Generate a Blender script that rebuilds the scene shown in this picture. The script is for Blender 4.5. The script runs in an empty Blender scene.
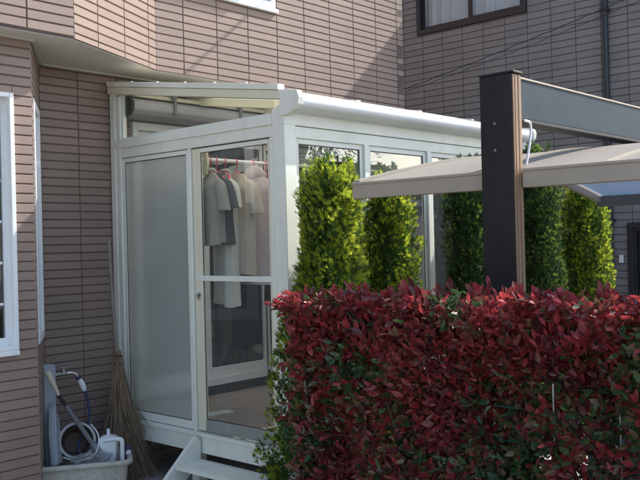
import bpy, bmesh, math, random
from mathutils import Vector, Matrix
from math import sin, cos, pi, radians as R

# ------------------------------------------------------------------ camera, sky, sun, exposure
S = bpy.context.scene
COL = S.collection
cam_d = bpy.data.cameras.new('camera'); cam = bpy.data.objects.new('camera', cam_d); COL.objects.link(cam)
cam_d.sensor_width = 36; cam_d.lens = 36 * 856.0 / 640.0; cam_d.clip_start = 0.05; cam_d.clip_end = 1000
F = Vector((.7391, .6736, 0)).normalized(); pit = math.atan(2 / 856.)
F2 = (F * cos(pit) + Vector((0, 0, 1)) * sin(pit)).normalized()
Rt = F2.cross(Vector((0, 0, 1))).normalized(); Up = Rt.cross(F2)
roll = math.atan(.0244)
Rr = Rt * cos(roll) - Up * sin(roll)
Ur = Up * cos(roll) + Rt * sin(roll)
cam.matrix_world = Matrix(((Rr.x, Ur.x, -F2.x, 0), (Rr.y, Ur.y, -F2.y, 0), (Rr.z, Ur.z, -F2.z, 1.65), (0, 0, 0, 1)))
S.camera = cam

SUN = Vector((1.08, -.33, 1.0)).normalized()          # towards the sun
W = bpy.data.worlds.new('World'); S.world = W; W.use_nodes = True
nt = W.node_tree; nt.nodes.clear()
sky = nt.nodes.new('ShaderNodeTexSky'); sky.sky_type = 'NISHITA'; sky.sun_disc = False
sky.sun_elevation = math.asin(SUN.z); sky.sun_rotation = math.atan2(SUN.x, SUN.y)
sky.air_density = 1.0; sky.dust_density = 2.2
bg = nt.nodes.new('ShaderNodeBackground'); bg.inputs[1].default_value = 0.15
wo = nt.nodes.new('ShaderNodeOutputWorld')
nt.links.new(sky.outputs[0], bg.inputs[0]); nt.links.new(bg.outputs[0], wo.inputs[0])
sd = bpy.data.lights.new('sun', 'SUN'); sd.energy = 3.2; sd.angle = R(.5); sd.color = (1, .965, .91)
so = bpy.data.objects.new('sun', sd); COL.objects.link(so)
so.rotation_euler = (-SUN).to_track_quat('-Z', 'Y').to_euler(); so.location = (12, -4, 12)
S.view_settings.view_transform = 'Standard'; S.view_settings.look = 'None'
S.view_settings.gamma = 1; S.view_settings.use_curve_mapping = False
S.view_settings.exposure = 1.2
S.render.engine = 'CYCLES'
S.cycles.max_bounces = 10; S.cycles.transparent_max_bounces = 24; S.cycles.transmission_bounces = 10

rnd = random.Random(7)

# ------------------------------------------------------------------ materials
def new_mat(name):
    m = bpy.data.materials.new(name); m.use_nodes = True
    return m, m.node_tree, m.node_tree.nodes['Principled BSDF']

def mat(name, col, rough=.5, metal=0, var=.12, scale=8, bump=0, bscale=60, spec=.5, island=0, dirt=None, stretch=None):
    """Principled with noise-driven colour variation, optional per-island variation and bump."""
    m, t, b = new_mat(name)
    n = t.nodes; L = t.links
    tc = n.new('ShaderNodeTexCoord'); src = tc.outputs['Object']
    if stretch:
        mp = n.new('ShaderNodeMapping'); mp.inputs['Scale'].default_value = stretch; L.new(src, mp.inputs[0]); src = mp.outputs[0]
    nz = n.new('ShaderNodeTexNoise'); nz.inputs['Scale'].default_value = scale; nz.inputs['Detail'].default_value = 6
    L.new(src, nz.inputs['Vector'])
    mr = n.new('ShaderNodeMapRange'); mr.inputs['From Min'].default_value = .3; mr.inputs['From Max'].default_value = .7
    mr.inputs['To Min'].default_value = 1 - var; mr.inputs['To Max'].default_value = 1 + var
    L.new(nz.outputs['Fac'], mr.inputs['Value'])
    fac = mr.outputs[0]
    if island:
        g = n.new('ShaderNodeNewGeometry'); m2 = n.new('ShaderNodeMapRange')
        m2.inputs['To Min'].default_value = 1 - island; m2.inputs['To Max'].default_value = 1 + island
        L.new(g.outputs['Random Per Island'], m2.inputs['Value'])
        mm = n.new('ShaderNodeMath'); mm.operation = 'MULTIPLY'; L.new(fac, mm.inputs[0]); L.new(m2.outputs[0], mm.inputs[1]); fac = mm.outputs[0]
    vm = n.new('ShaderNodeVectorMath'); vm.operation = 'SCALE'; vm.inputs[0].default_value = col[:3]; L.new(fac, vm.inputs['Scale'])
    out = vm.outputs[0]
    if dirt:
        dn = n.new('ShaderNodeTexNoise'); dn.inputs['Scale'].default_value = dirt[1]; dn.inputs['Detail'].default_value = 8; dn.inputs['Roughness'].default_value = .7
        mp2 = n.new('ShaderNodeMapping'); mp2.inputs['Scale'].default_value = (1, 1, .25); L.new(tc.outputs['Object'], mp2.inputs[0]); L.new(mp2.outputs[0], dn.inputs['Vector'])
        cr = n.new('ShaderNodeMapRange'); cr.inputs['From Min'].default_value = .48; cr.inputs['From Max'].default_value = .75; cr.inputs['To Max'].default_value = dirt[2]
        L.new(dn.outputs['Fac'], cr.inputs['Value'])
        mx = n.new('ShaderNodeMix'); mx.data_type = 'RGBA'; L.new(cr.outputs[0], mx.inputs[0]); L.new(out, mx.inputs[6]); mx.inputs[7].default_value = (*dirt[0], 1); out = mx.outputs[2]
    L.new(out, b.inputs['Base Color'])
    b.inputs['Roughness'].default_value = rough; b.inputs['Metallic'].default_value = metal; b.inputs['Specular IOR Level'].default_value = spec
    if bump:
        bn = n.new('ShaderNodeTexNoise'); bn.inputs['Scale'].default_value = bscale; bn.inputs['Detail'].default_value = 4; L.new(src, bn.inputs['Vector'])
        bp = n.new('ShaderNodeBump'); bp.inputs['Strength'].default_value = bump; bp.inputs['Distance'].default_value = .004
        L.new(bn.outputs['Fac'], bp.inputs['Height']); L.new(bp.outputs[0], b.inputs['Normal'])
    return m

def leaf_mat(name, c1, c2, rough=.4, trans=.35, tcol=None, spec=.5):
    m, t, b = new_mat(name); n = t.nodes; L = t.links
    g = n.new('ShaderNodeNewGeometry'); mx = n.new('ShaderNodeMix'); mx.data_type = 'RGBA'
    L.new(g.outputs['Random Per Island'], mx.inputs[0]); mx.inputs[6].default_value = (*c1, 1); mx.inputs[7].default_value = (*c2, 1)
    L.new(mx.outputs[2], b.inputs['Base Color']); b.inputs['Roughness'].default_value = rough; b.inputs['Specular IOR Level'].default_value = spec
    tr = n.new('ShaderNodeBsdfTranslucent')
    if tcol: tr.inputs[0].default_value = (*tcol, 1)
    else: L.new(mx.outputs[2], tr.inputs[0])
    ms = n.new('ShaderNodeMixShader'); ms.inputs[0].default_value = trans
    L.new(b.outputs[0], ms.inputs[1]); L.new(tr.outputs[0], ms.inputs[2]); L.new(ms.outputs[0], n['Material Output'].inputs[0])
    return m

def glass_mat(name, tint=(.86, .9, .88), ior=1.75, haze=0.0):
    """thin window glass: mirror by Fresnel over a see-through pane, with a little dust"""
    m = bpy.data.materials.new(name); m.use_nodes = True; t = m.node_tree; n = t.nodes; L = t.links; n.clear()
    o = n.new('ShaderNodeOutputMaterial'); tr = n.new('ShaderNodeBsdfTransparent'); tr.inputs[0].default_value = (*tint, 1)
    gl = n.new('ShaderNodeBsdfGlossy'); gl.inputs['Roughness'].default_value = .01
    f0 = ((ior - 1) / (ior + 1)) ** 2 * 1.8
    lw = n.new('ShaderNodeLayerWeight'); lw.inputs[0].default_value = .5
    pw_ = n.new('ShaderNodeMath'); pw_.operation = 'POWER'; L.new(lw.outputs['Facing'], pw_.inputs[0]); pw_.inputs[1].default_value = 4.0
    fr = n.new('ShaderNodeMapRange'); fr.inputs['To Min'].default_value = f0; fr.inputs['To Max'].default_value = 1.0; L.new(pw_.outputs[0], fr.inputs['Value'])
    nz = n.new('ShaderNodeTexNoise'); nz.inputs['Scale'].default_value = 1.6; tc = n.new('ShaderNodeTexCoord'); L.new(tc.outputs['Object'], nz.inputs['Vector'])
    bp = n.new('ShaderNodeBump'); bp.inputs['Strength'].default_value = .12; bp.inputs['Distance'].default_value = .01
    L.new(nz.outputs[0], bp.inputs['Height']); L.new(bp.outputs[0], gl.inputs['Normal'])
    ms = n.new('ShaderNodeMixShader'); L.new(fr.outputs[0], ms.inputs[0]); L.new(tr.outputs[0], ms.inputs[1]); L.new(gl.outputs[0], ms.inputs[2])
    last = ms.outputs[0]
    if haze:
        df = n.new('ShaderNodeBsdfDiffuse'); df.inputs[0].default_value = (.6, .62, .62, 1)
        m2 = n.new('ShaderNodeMixShader'); m2.inputs[0].default_value = haze; L.new(last, m2.inputs[1]); L.new(df.outputs[0], m2.inputs[2]); last = m2.outputs[0]
    L.new(last, o.inputs[0])
    return m

def frosted_mat(name, col, rough, mixt, tcol, cover=.0):
    m = bpy.data.materials.new(name); m.use_nodes = True; t = m.node_tree; n = t.nodes; L = t.links; n.clear()
    o = n.new('ShaderNodeOutputMaterial'); rf = n.new('ShaderNodeBsdfRefraction'); rf.inputs[0].default_value = (*col, 1)
    rf.inputs['Roughness'].default_value = rough; rf.inputs['IOR'].default_value = 1.3
    tl = n.new('ShaderNodeBsdfTranslucent'); tl.inputs[0].default_value = (*tcol, 1)
    ms = n.new('ShaderNodeMixShader'); ms.inputs[0].default_value = mixt; L.new(rf.outputs[0], ms.inputs[1]); L.new(tl.outputs[0], ms.inputs[2])
    gl = n.new('ShaderNodeBsdfGlossy'); gl.inputs['Roughness'].default_value = .3
    m2 = n.new('ShaderNodeMixShader'); fr = n.new('ShaderNodeFresnel'); fr.inputs[0].default_value = 1.5
    L.new(fr.outputs[0], m2.inputs[0]); L.new(ms.outputs[0], m2.inputs[1]); L.new(gl.outputs[0], m2.inputs[2])
    df = n.new('ShaderNodeBsdfDiffuse'); df.inputs[0].default_value = (.78, .82, .78, 1)
    m3 = n.new('ShaderNodeMixShader'); m3.inputs[0].default_value = cover; L.new(m2.outputs[0], m3.inputs[1]); L.new(df.outputs[0], m3.inputs[2])
    L.new(m3.outputs[0], o.inputs[0])
    return m

def poly_mat(name, dcol, tcol, tint, see=.3, rough=.25, coat=.5, tl=.5):
    """tinted polycarbonate sheet: part diffuse, part translucent, part see-through, glossy skin"""
    m, t, b = new_mat(name); n = t.nodes; L = t.links
    b.inputs['Base Color'].default_value = (*dcol, 1); b.inputs['Roughness'].default_value = rough; b.inputs['Specular IOR Level'].default_value = coat
    tr = n.new('ShaderNodeBsdfTranslucent'); tr.inputs[0].default_value = (*tcol, 1)
    tp = n.new('ShaderNodeBsdfTransparent'); tp.inputs[0].default_value = (*tint, 1)
    a = n.new('ShaderNodeMixShader'); a.inputs[0].default_value = tl; L.new(b.outputs[0], a.inputs[1]); L.new(tr.outputs[0], a.inputs[2])
    c = n.new('ShaderNodeMixShader'); c.inputs[0].default_value = see; L.new(a.outputs[0], c.inputs[1]); L.new(tp.outputs[0], c.inputs[2])
    L.new(c.outputs[0], n['Material Output'].inputs[0])
    return m

M = {}
M['tile'] = mat('tile_brown_pink', (.278, .202, .163), .55, var=.09, scale=1.2, bump=.15, bscale=90, island=.075, spec=.5, dirt=((.17, .135, .115), 1.1, .38))
M['tile_far'] = mat('tile_grey_brown', (.265, .24, .228), .6, var=.06, scale=3, bump=.15, bscale=90, island=.07, dirt=((.15, .14, .135), 1.3, .35))
M['grout'] = mat('grout', (.115, .085, .075), .9, var=.15, scale=12)
M['grout_far'] = mat('grout_dark', (.085, .08, .09), .9, var=.15, scale=12)
M['soffit'] = mat('soffit_board', (.62, .59, .52), .8, var=.05, scale=2)
M['white'] = mat('white_aluminium', (.80, .81, .72), .38, var=.04, scale=5, dirt=((.42, .42, .36), 3.0, .35))
M['white2'] = mat('white_frame', (.78, .80, .80), .4, var=.03, scale=5, dirt=((.5, .5, .46), 4, .25))
M['cream'] = mat('cream_aluminium', (.74, .70, .54), .45, var=.04, scale=5)
M['grey_box'] = mat('grey_casing', (.38, .38, .41), .5, var=.06, scale=5)
M['dark_frame'] = mat('dark_window_frame', (.028, .028, .034), .35, var=.1)
M['post'] = mat('bronze_black_aluminium', (.018, .017, .018), .5, var=.15, scale=20, bump=.15, bscale=300, spec=.3, dirt=((.05, .045, .04), 4, .4))
M['wood'] = mat('woodgrain_strip', (.31, .195, .115), .5, var=.25, scale=6, stretch=(14, 14, .5))
M['beam'] = mat('grey_bronze_aluminium', (.045, .066, .080), .6, metal=.0, var=.08, scale=6, spec=.12)
M['fascia'] = mat('beige_grey_aluminium', (.40, .345, .27), .45, metal=.0, var=.06, scale=6)
M['gable'] = mat('gable_shade_tone', (.34, .305, .26), .45, var=.06, scale=6)  # darker copy of the fascia tone, the arch's shade put into it
M['steel'] = mat('bright_steel', (.92, .92, .94), .3, metal=.0, var=.04)
M['chrome'] = mat('chrome', (.6, .6, .6), .2, metal=1, var=.05)
M['black'] = mat('dark_plastic', (.02, .02, .022), .5)
M['floor'] = mat('deck_floor', (.42, .34, .30), .45, var=.16, scale=5, stretch=(1, 12, 1))
M['curtain'] = mat('lace_curtain', (.10, .105, .105), .9, var=.1, scale=20)
M['curtain_w'] = mat('pale_curtain', (.66, .72, .78), .9, var=.06, scale=20)
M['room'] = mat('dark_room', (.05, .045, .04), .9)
M['concrete'] = mat('concrete', (.45, .425, .38), .9, var=.18, scale=2.5, bump=.5, bscale=40)
M['asphalt'] = mat('asphalt', (.06, .06, .062), .9, var=.2, scale=6, bump=.8, bscale=120)
M['soil'] = mat('gravel_ground', (.27, .24, .20), .95, var=.3, scale=5, bump=1, bscale=30)
M['rooftile'] = mat('grey_roof_tile', (.16, .165, .175), .5, var=.12, scale=4)
M['stucco'] = mat('pale_stucco', (.42, .40, .38), .9, var=.07, scale=3, bump=.4)
M['glass'] = glass_mat('clear_glass', tint=(.72, .78, .78), ior=2.35)
M['glass_near'] = glass_mat('plain_glass', tint=(.85, .88, .88), ior=1.4)
M['glass_side'] = glass_mat('clear_glass_door', tint=(.84, .87, .85), ior=1.5, haze=.06)
M['glass_dark'] = glass_mat('house_glass', tint=(.55, .58, .58), ior=1.7)
M['frost'] = frosted_mat('frosted_glass', (.90, .96, .97), .22, .34, (.93, .95, .92), cover=.23)
M['roofpoly'] = poly_mat('clear_frost_polycarbonate', (.75, .74, .68), (.85, .83, .72), (.85, .86, .82), see=.03, rough=.3, tl=.66)
M['smoke'] = poly_mat('smoke_polycarbonate', (.66, .59, .50), (.08, .18, .36), (.12, .22, .40), see=.22, rough=.30, coat=.6, tl=.3)
M['twig'] = mat('bamboo_twig', (.28, .20, .13), .85, var=.3, scale=10, island=.45)
M['bamboo'] = mat('bamboo_pole', (.24, .21, .17), .5, var=.15)
M['bark'] = mat('bark', (.12, .085, .06), .9, var=.3, scale=20, bump=.8)
M['pink'] = mat('pink_plastic', (.80, .06, .13), .35, var=.03)
M['tubgrey'] = mat('stone_grey_resin', (.50, .47, .40), .75, var=.12, scale=40, dirt=((.2, .18, .14), 5, .55))
M['pail'] = mat('grey_plastic', (.42, .42, .41), .5, var=.08, dirt=((.2, .17, .13), 8, .5))
M['bluegrey'] = mat('blue_grey_resin', (.36, .41, .45), .5, var=.06, dirt=((.24, .25, .25), 6, .4))
M['whitep'] = mat('white_plastic', (.80, .82, .83), .35, var=.03, dirt=((.5, .48, .42), 9, .3))
M['navy'] = mat('navy_rubber', (.03, .035, .10), .45)
M['greytube'] = mat('grey_paint_and_shade', (.17, .18, .19), .45, var=.08)  # grey painted parts, and the shade tone of the far fascia
M['beigep'] = mat('beige_grip', (.66, .60, .48), .5, var=.04)
M['muddy'] = mat('brown_inside', (.13, .10, .08), .8, var=.2)
M['fencegreen'] = mat('green_coated_wire', (.015, .055, .035), .4)
M['stake'] = mat('pale_stake', (.42, .40, .34), .6)
M['greybox'] = mat('pale_blue_grey_panel', (.38, .44, .49), .5, var=.05)
M['redbox'] = mat('red_panel', (.42, .02, .05), .35, var=.05)
M['bag'] = glass_mat('clear_film', tint=(.85, .87, .88), ior=1.7, haze=.14)

# ------------------------------------------------------------------ mesh helpers
WL = {}
def props(o, label=None, cat=None, group=None, kind=None):
    if label: o['label'] = label
    if cat: o['category'] = cat
    if group: o['group'] = group
    if kind: o['kind'] = kind
    return o

def thing(name, loc, label, cat, group=None):
    o = bpy.data.objects.new(name, None); COL.objects.link(o); o.empty_display_size = .1
    o.location = loc; WL[o] = Vector(loc)
    return props(o, label, cat, group)

class MB:
    def __init__(s): s.v = []; s.f = []; s.m = []; s.sm = False
    def add(s, vs, fs, mi=0):
        k = len(s.v); s.v += [tuple(p) for p in vs]
        s.f += [tuple(k + i for i in f) for f in fs]; s.m += [mi] * len(fs); return s
    def box(s, a, b, mi=0):
        x0, y0, z0 = [min(p, q) for p, q in zip(a, b)]; x1, y1, z1 = [max(p, q) for p, q in zip(a, b)]
        return s.add([(x0,y0,z0),(x1,y0,z0),(x1,y1,z0),(x0,y1,z0),(x0,y0,z1),(x1,y0,z1),(x1,y1,z1),(x0,y1,z1)],
                     [(0,3,2,1),(4,5,6,7),(0,1,5,4),(1,2,6,5),(2,3,7,6),(3,0,4,7)], mi)
    def prism(s, pts, vec, mi=0):
        """closed outline (3-D points) swept by vec"""
        n = len(pts); vec = Vector(vec); a = [Vector(p) for p in pts]; b = [p + vec for p in a]
        fs = [tuple(range(n - 1, -1, -1)), tuple(range(n, 2 * n))] + [(i, (i + 1) % n, n + (i + 1) % n, n + i) for i in range(n)]
        return s.add(a + b, fs, mi)
    def tube(s, pts, rad, n=8, mi=0, cap=True):
        pts = [Vector(p) for p in pts]; k = len(pts)
        rad = [rad] * k if not hasattr(rad, '__len__') else rad
        vs = []; fs = []; prev = None
        for i, p in enumerate(pts):
            d = (pts[min(i + 1, k - 1)] - pts[max(i - 1, 0)]).normalized()
            if prev is None: u = d.orthogonal().normalized()
            else: u = (prev - d * prev.dot(d)); u = u.normalized() if u.length > 1e-6 else d.orthogonal().normalized()
            prev = u; w = d.cross(u)
            for j in range(n):
                a = 2 * pi * j / n; vs.append(p + (u * cos(a) + w * sin(a)) * rad[i])
        for i in range(k - 1):
            for j in range(n):
                a = i * n + j; b = i * n + (j + 1) % n; fs.append((a, b, b + n, a + n))
        if cap: fs.append(tuple(range(n - 1, -1, -1))); fs.append(tuple(range((k - 1) * n, k * n)))
        return s.add(vs, fs, mi)
    def xf(s, mx, since=0):
        for i in range(since, len(s.v)): s.v[i] = tuple(mx @ Vector(s.v[i]))
        return s
    def build(s, name, mats, parent=None, bevel=0, smooth=False, origin=None, seg=2, label=None):
        if not isinstance(mats, (list, tuple)): mats = [mats]
        if origin is None:
            xs = [p[0] for p in s.v]; ys = [p[1] for p in s.v]; zs = [p[2] for p in s.v]
            origin = Vector(((min(xs) + max(xs)) / 2, (min(ys) + max(ys)) / 2, min(zs)))
        origin = Vector(origin)
        me = bpy.data.meshes.new(name)
        me.from_pydata([(p[0] - origin.x, p[1] - origin.y, p[2] - origin.z) for p in s.v], [], s.f)
        for m in mats: me.materials.append(m)
        me.polygons.foreach_set('material_index', s.m)
        if bevel:
            bm = bmesh.new(); bm.from_mesh(me); bmesh.ops.recalc_face_normals(bm, faces=bm.faces)
            ed = [e for e in bm.edges if len(e.link_faces) == 2 and e.calc_face_angle(0) > R(25)]
            bmesh.ops.bevel(bm, geom=ed, offset=bevel, segments=seg, affect='EDGES', profile=.5, clamp_overlap=True)
            bm.to_mesh(me); bm.free()
        if smooth:
            me.polygons.foreach_set('use_smooth', [True] * len(me.polygons)); me.set_sharp_from_angle(angle=R(60))
        me.update()
        o = bpy.data.objects.new(name, me); COL.objects.link(o); WL[o] = origin
        if parent is not None: o.parent = parent; o.location = origin - WL[parent]
        else: o.location = origin
        if label: o['label'] = label
        return o

def spline(pts, n=6):
    pts = [Vector(p) for p in pts]; out = []
    P = [pts[0]] + pts + [pts[-1]]
    for i in range(1, len(P) - 2):
        for k in range(n):
            t = k / n; a, b, c, d = P[i - 1], P[i], P[i + 1], P[i + 2]
            out.append(.5 * ((2 * b) + (c - a) * t + (2 * a - 5 * b + 4 * c - d) * t * t + (3 * b - a - 3 * c + d) * t ** 3))
    out.append(pts[-1]); return out

def cut(rects, h):
    out = []
    for (a0, a1, b0, b1) in rects:
        x0, x1, y0, y1 = max(a0, h[0]), min(a1, h[1]), max(b0, h[2]), min(b1, h[3])
        if x0 >= x1 or y0 >= y1: out.append((a0, a1, b0, b1)); continue
        if a0 < x0: out.append((a0, x0, b0, b1))
        if x1 < a1: out.append((x1, a1, b0, b1))
        if b0 < y0: out.append((x0, x1, b0, y0))
        if y1 < b1: out.append((x0, x1, y1, b1))
    return out

def tile_wall(p0, p1, z0, z1, name, parent, mats, mw=.332, mh=.0588, px=0, pz=0, holes=(), gap=.0045, gapv=.0055, bev=.0045, th=.10, dep=.007, bond=None):
    """clad wall from p0 to p1 (plan points); outward = right-hand side of the walk p0->p1. tile faces lie on that line."""
    p0 = Vector((p0[0], p0[1], 0)); p1 = Vector((p1[0], p1[1], 0)); d = (p1 - p0); Ln = d.length; d.normalize()
    nrm = Vector((d.y, -d.x, 0)); mb = MB()
    def P(s_, z, o): return p0 + d * s_ + Vector((0, 0, z)) + nrm * o
    # backing slab in pieces round the holes
    rs = [(0, Ln, z0, z1)]
    for h in holes: rs = cut(rs, h)
    for (a, b, c, e) in rs:
        vs = [P(a, c, -th), P(b, c, -th), P(b, c, -dep), P(a, c, -dep), P(a, e, -th), P(b, e, -th), P(b, e, -dep), P(a, e, -dep)]
        mb.add(vs, [(0,1,2,3),(7,6,5,4),(3,2,6,7),(0,4,5,1),(1,5,6,2),(0,3,7,4)], 1)
    k0 = int(math.floor((0 - px) / mw)); k1 = int(math.ceil((Ln - px) / mw))
    j0 = int(math.floor((z0 - pz) / mh)); j1 = int(math.ceil((z1 - pz) / mh))
    for j in range(j0, j1):
        for k in range(k0, k1):
            a, b = max(0, px + k * mw + gapv / 2), min(Ln, px + (k + 1) * mw - gapv / 2)
            c, e = max(z0, pz + j * mh + gap / 2), min(z1, pz + (j + 1) * mh - gap / 2)
            if b - a < .012 or e - c < .012: continue
            q = [(a, b, c, e)]
            for h in holes: q = cut(q, h)
            for (a_, b_, c_, e_) in q:
                if b_ - a_ < .01 or e_ - c_ < .01: continue
                o = rnd.uniform(-.0006, .0006)
                v = [P(a_, c_, -dep + .0001), P(b_, c_, -dep + .0001), P(b_, e_, -dep + .0001), P(a_, e_, -dep + .0001),
                     P(a_ + bev * .6, c_ + bev, o), P(b_ - bev * .6, c_ + bev, o), P(b_ - bev * .6, e_ - bev, o), P(a_ + bev * .6, e_ - bev, o)]
                mb.add(v, [(4,5,6,7),(0,1,5,4),(1,2,6,5),(2,3,7,6),(3,0,4,7)], 0)
    return mb.build(name, mats, parent)

def frame_xz(x0, x1, z0, z1, y0, y1, w, wb=None, wt=None):
    """rectangular frame in a plane of constant y"""
    wb = wb or w; wt = wt or w
    mb = MB(); mb.box((x0, y0, z0), (x0 + w, y1, z1)); mb.box((x1 - w, y0, z0), (x1, y1, z1))
    mb.box((x0 + w, y0 + .001, z0), (x1 - w, y1 - .001, z0 + wb)); mb.box((x0 + w, y0 + .001, z1 - wt), (x1 - w, y1 - .001, z1)); return mb
def frame_yz(y0, y1, z0, z1, x0, x1, w, wb=None, wt=None):
    wb = wb or w; wt = wt or w
    mb = MB(); mb.box((x0, y0, z0), (x1, y0 + w, z1)); mb.box((x0, y1 - w, z0), (x1, y1, z1))
    mb.box((x0 + .001, y0 + w, z0), (x1 - .001, y1 - w, z0 + wb)); mb.box((x0 + .001, y0 + w, z1 - wt), (x1 - .001, y1 - w, z1)); return mb

# ------------------------------------------------------------------ ground
g = MB(); g.add([(-400, -400, 0), (400, -400, 0), (400, 400, 0), (-400, 400, 0)], [(0, 1, 2, 3)])
props(g.build('ground', M['soil'], origin=(0, 0, 0)), kind='structure')
g = MB(); g.box((-3, 3.0, .001), (8.6, 5.6, .012)); props(g.build('garden_path', M['concrete']), kind='structure')
g = MB(); g.box((2.2, -2.6, .001), (9.0, 2.75, .016)); props(g.build('driveway', mat('worn_concrete', (.20, .19, .175), .9, var=.2, scale=3, bump=.5, bscale=40)), kind='structure')
g = MB(); g.box((-40, -30, .002), (60, -14, .006)); props(g.build('road', M['asphalt']), kind='structure')

# ------------------------------------------------------------------ main house
HB = (4.0, 7.5, 0)
house = thing('house', HB, 'two storey house clad in sunlit brown pink tiles, joined to the white sunroom', 'house')
TM = [M['tile'], M['grout']]
YG, YU = 5.39, 5.06
ZR = 2.1439
PD = (3.82, 6.62, .50, 2.59)           # patio door opening x0,x1,z0,z1
tile_wall((3.075, YG), (6.84, YG), 0, 2.93, 'ground_floor_wall', house, TM, px=3.376 - 3.075 - .332, pz=ZR, holes=[(PD[0] - 3.075, PD[1] - 3.075, PD[2], PD[3])])
L2 = math.hypot(.385, .59)
SW = (.075, .585, 1.06, 2.585)
tile_wall((2.69, 4.80), (3.075, 5.39), 0, 2.93, 'bay_side_wall', house, TM, px=.03, pz=ZR - .0588 * 30 - .003, holes=[SW])
BW = (1.25, 2.56, 1.05, 2.585)
tile_wall((1.0, 4.80), (2.69, 4.80), 0, 2.93, 'bay_front_wall', house, TM, px=.10, pz=.9862 - .0588 * 10, holes=[(BW[0] - 1.0, BW[1] - 1.0, BW[2], BW[3])])
tile_wall((.615, 5.39), (1.0, 4.80), 0, 2.93, 'bay_side_wall', house, TM, pz=.9862)
tile_wall((-4, YG), (.615, YG), 0, 2.93, 'ground_floor_wall', house, TM, pz=ZR)
# upper floor
UP = 3.6755
tile_wall((-4, 4.62), (2.881, 4.62), 2.931, 5.9, 'upper_bay_wall', house, TM, px=(2.5689 + 4) % .332, pz=3.0902 - .03)
tile_wall((2.881, 4.62), (3.83, 5.06), 2.931, 5.9, 'upper_angled_wall', house, TM, px=.27, pz=UP)
UW = (4.35, 5.06, 3.60, 4.75)
tile_wall((3.83, YU), (6.84, YU), 2.931, 5.9, 'upper_wall', house, TM, px=(5.0813 - 3.83) % .332, pz=UP, holes=[(UW[0] - 3.83, UW[1] - 3.83, UW[2], UW[3])])
tile_wall((6.84, YU), (6.84, 11), 2.931, 5.9, 'upper_side_wall', house, TM, pz=UP)
tile_wall((6.84, YG), (6.84, 11), 0, 2.93, 'ground_side_wall', house, TM, pz=ZR)
b = MB(); b.box((-4, 11, 0), (6.83, 11.1, 5.9)); b.box((-4.1, 4.7, 0), (-4.002, 11.1, 5.9)); b.build('back_wall', M['stucco'], house)
b = MB(); b.prism([(-4, 4.631, 2.9265), (2.876, 4.631, 2.9265), (3.826, 5.071, 2.9265), (6.828, 5.071, 2.9265), (6.828, 5.6, 2.9265), (-4, 5.6, 2.9265)], (0, 0, .004))
b.build('soffit', M['soffit'], house)
b = MB()
e = .03
b.prism([(3.085, 5.385, 2.915), (6.83, 5.385, 2.915), (6.83, 5.36, 2.915), (3.07, 5.36, 2.915)], (0, 0, .0195))
b.prism([(3.075, 5.389, 2.915), (2.692, 4.798, 2.915), (2.705, 4.775, 2.915), (3.095, 5.364, 2.915)], (0, 0, .0185))
b.prism([(1.0, 4.798, 2.915), (2.70, 4.798, 2.915), (2.70, 4.776, 2.915), (1.0, 4.776, 2.915)], (0, 0, .0175))
b.build('soffit_trim', M['soffit'], house)
b = MB(); b.prism([(-4.5, 4.25, 5.9), (7.15, 4.25, 5.9), (7.15, 8.1, 7.3), (-4.5, 8.1, 7.3)], (0, 0, .18)); b.prism([(-4.5, 8.1, 7.3), (7.15, 8.1, 7.3), (7.15, 11.6, 5.9), (-4.5, 11.6, 5.9)], (0, 0, .18))
b.build('roof', M['rooftile'], house)

def window_xz(parent, x0, x1, z0, z1, y, fr, depth=.07, w=.045, mull=1, name='window', curtain=None, out=.02, gm=None, muntin=0, sf=.035):
    """window in a wall whose face is at y, outside towards -y"""
    root = frame_xz(x0, x1, z0, z1, y - out, y + depth, w).build(name, fr, parent, bevel=.003)
    n = mull + 1; sw = (x1 - x0 - 2 * w) / n
    for i in range(n):
        a = x0 + w + i * sw; yy = y + .015 + .028 * (i % 2)
        s_ = frame_xz(a - (.01 if i else 0), a + sw + (.01 if i < n - 1 else 0), z0 + w, z1 - w, yy, yy + .024, sf, .045)
        for k in range(muntin):
            zz = z0 + w + (z1 - z0 - 2 * w) * (k + 1) / (muntin + 1); s_.box((a + .03, yy + .008, zz - .008), (a + sw - .03, yy + .018, zz + .008))
        s_.build('sash', fr, root)
        q = MB(); q.add([(a + sf * .8, yy + .012, z0 + w + .03), (a + sw - sf * .8, yy + .012, z0 + w + .03), (a + sw - sf * .8, yy + .012, z1 - w - .03), (a + sf * .8, yy + .012, z1 - w - .03)], [(0, 1, 2, 3)])
        q.build('glass', gm or M['glass_dark'], root)
    return root

def wavy(p0, p1, z0, z1, amp, freq, name, m, parent, n=90, seed=0):
    r = random.Random(seed); p0 = Vector((p0[0], p0[1], 0)); p1 = Vector((p1[0], p1[1], 0)); d = p1 - p0; nn = Vector((-d.y, d.x, 0)).normalized()
    vs = []; fs = []; ph = [r.uniform(0, 6) for _ in range(3)]
    for i in range(n + 1):
        t = i / n
        for j in range(7):
            h = j / 6; o = amp * (sin(t * freq + ph[0]) + .5 * sin(t * freq * 2.3 + ph[1])) * (1 - .5 * h)
            vs.append(p0 + d * t + nn * o + Vector((0, 0, z0 + (z1 - z0) * h)))
    for i in range(n):
        for j in range(6): a = i * 7 + j; fs.append((a, a + 7, a + 8, a + 1))
    mb = MB(); mb.add(vs, fs); return mb.build(name, m, parent, smooth=True)

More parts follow.
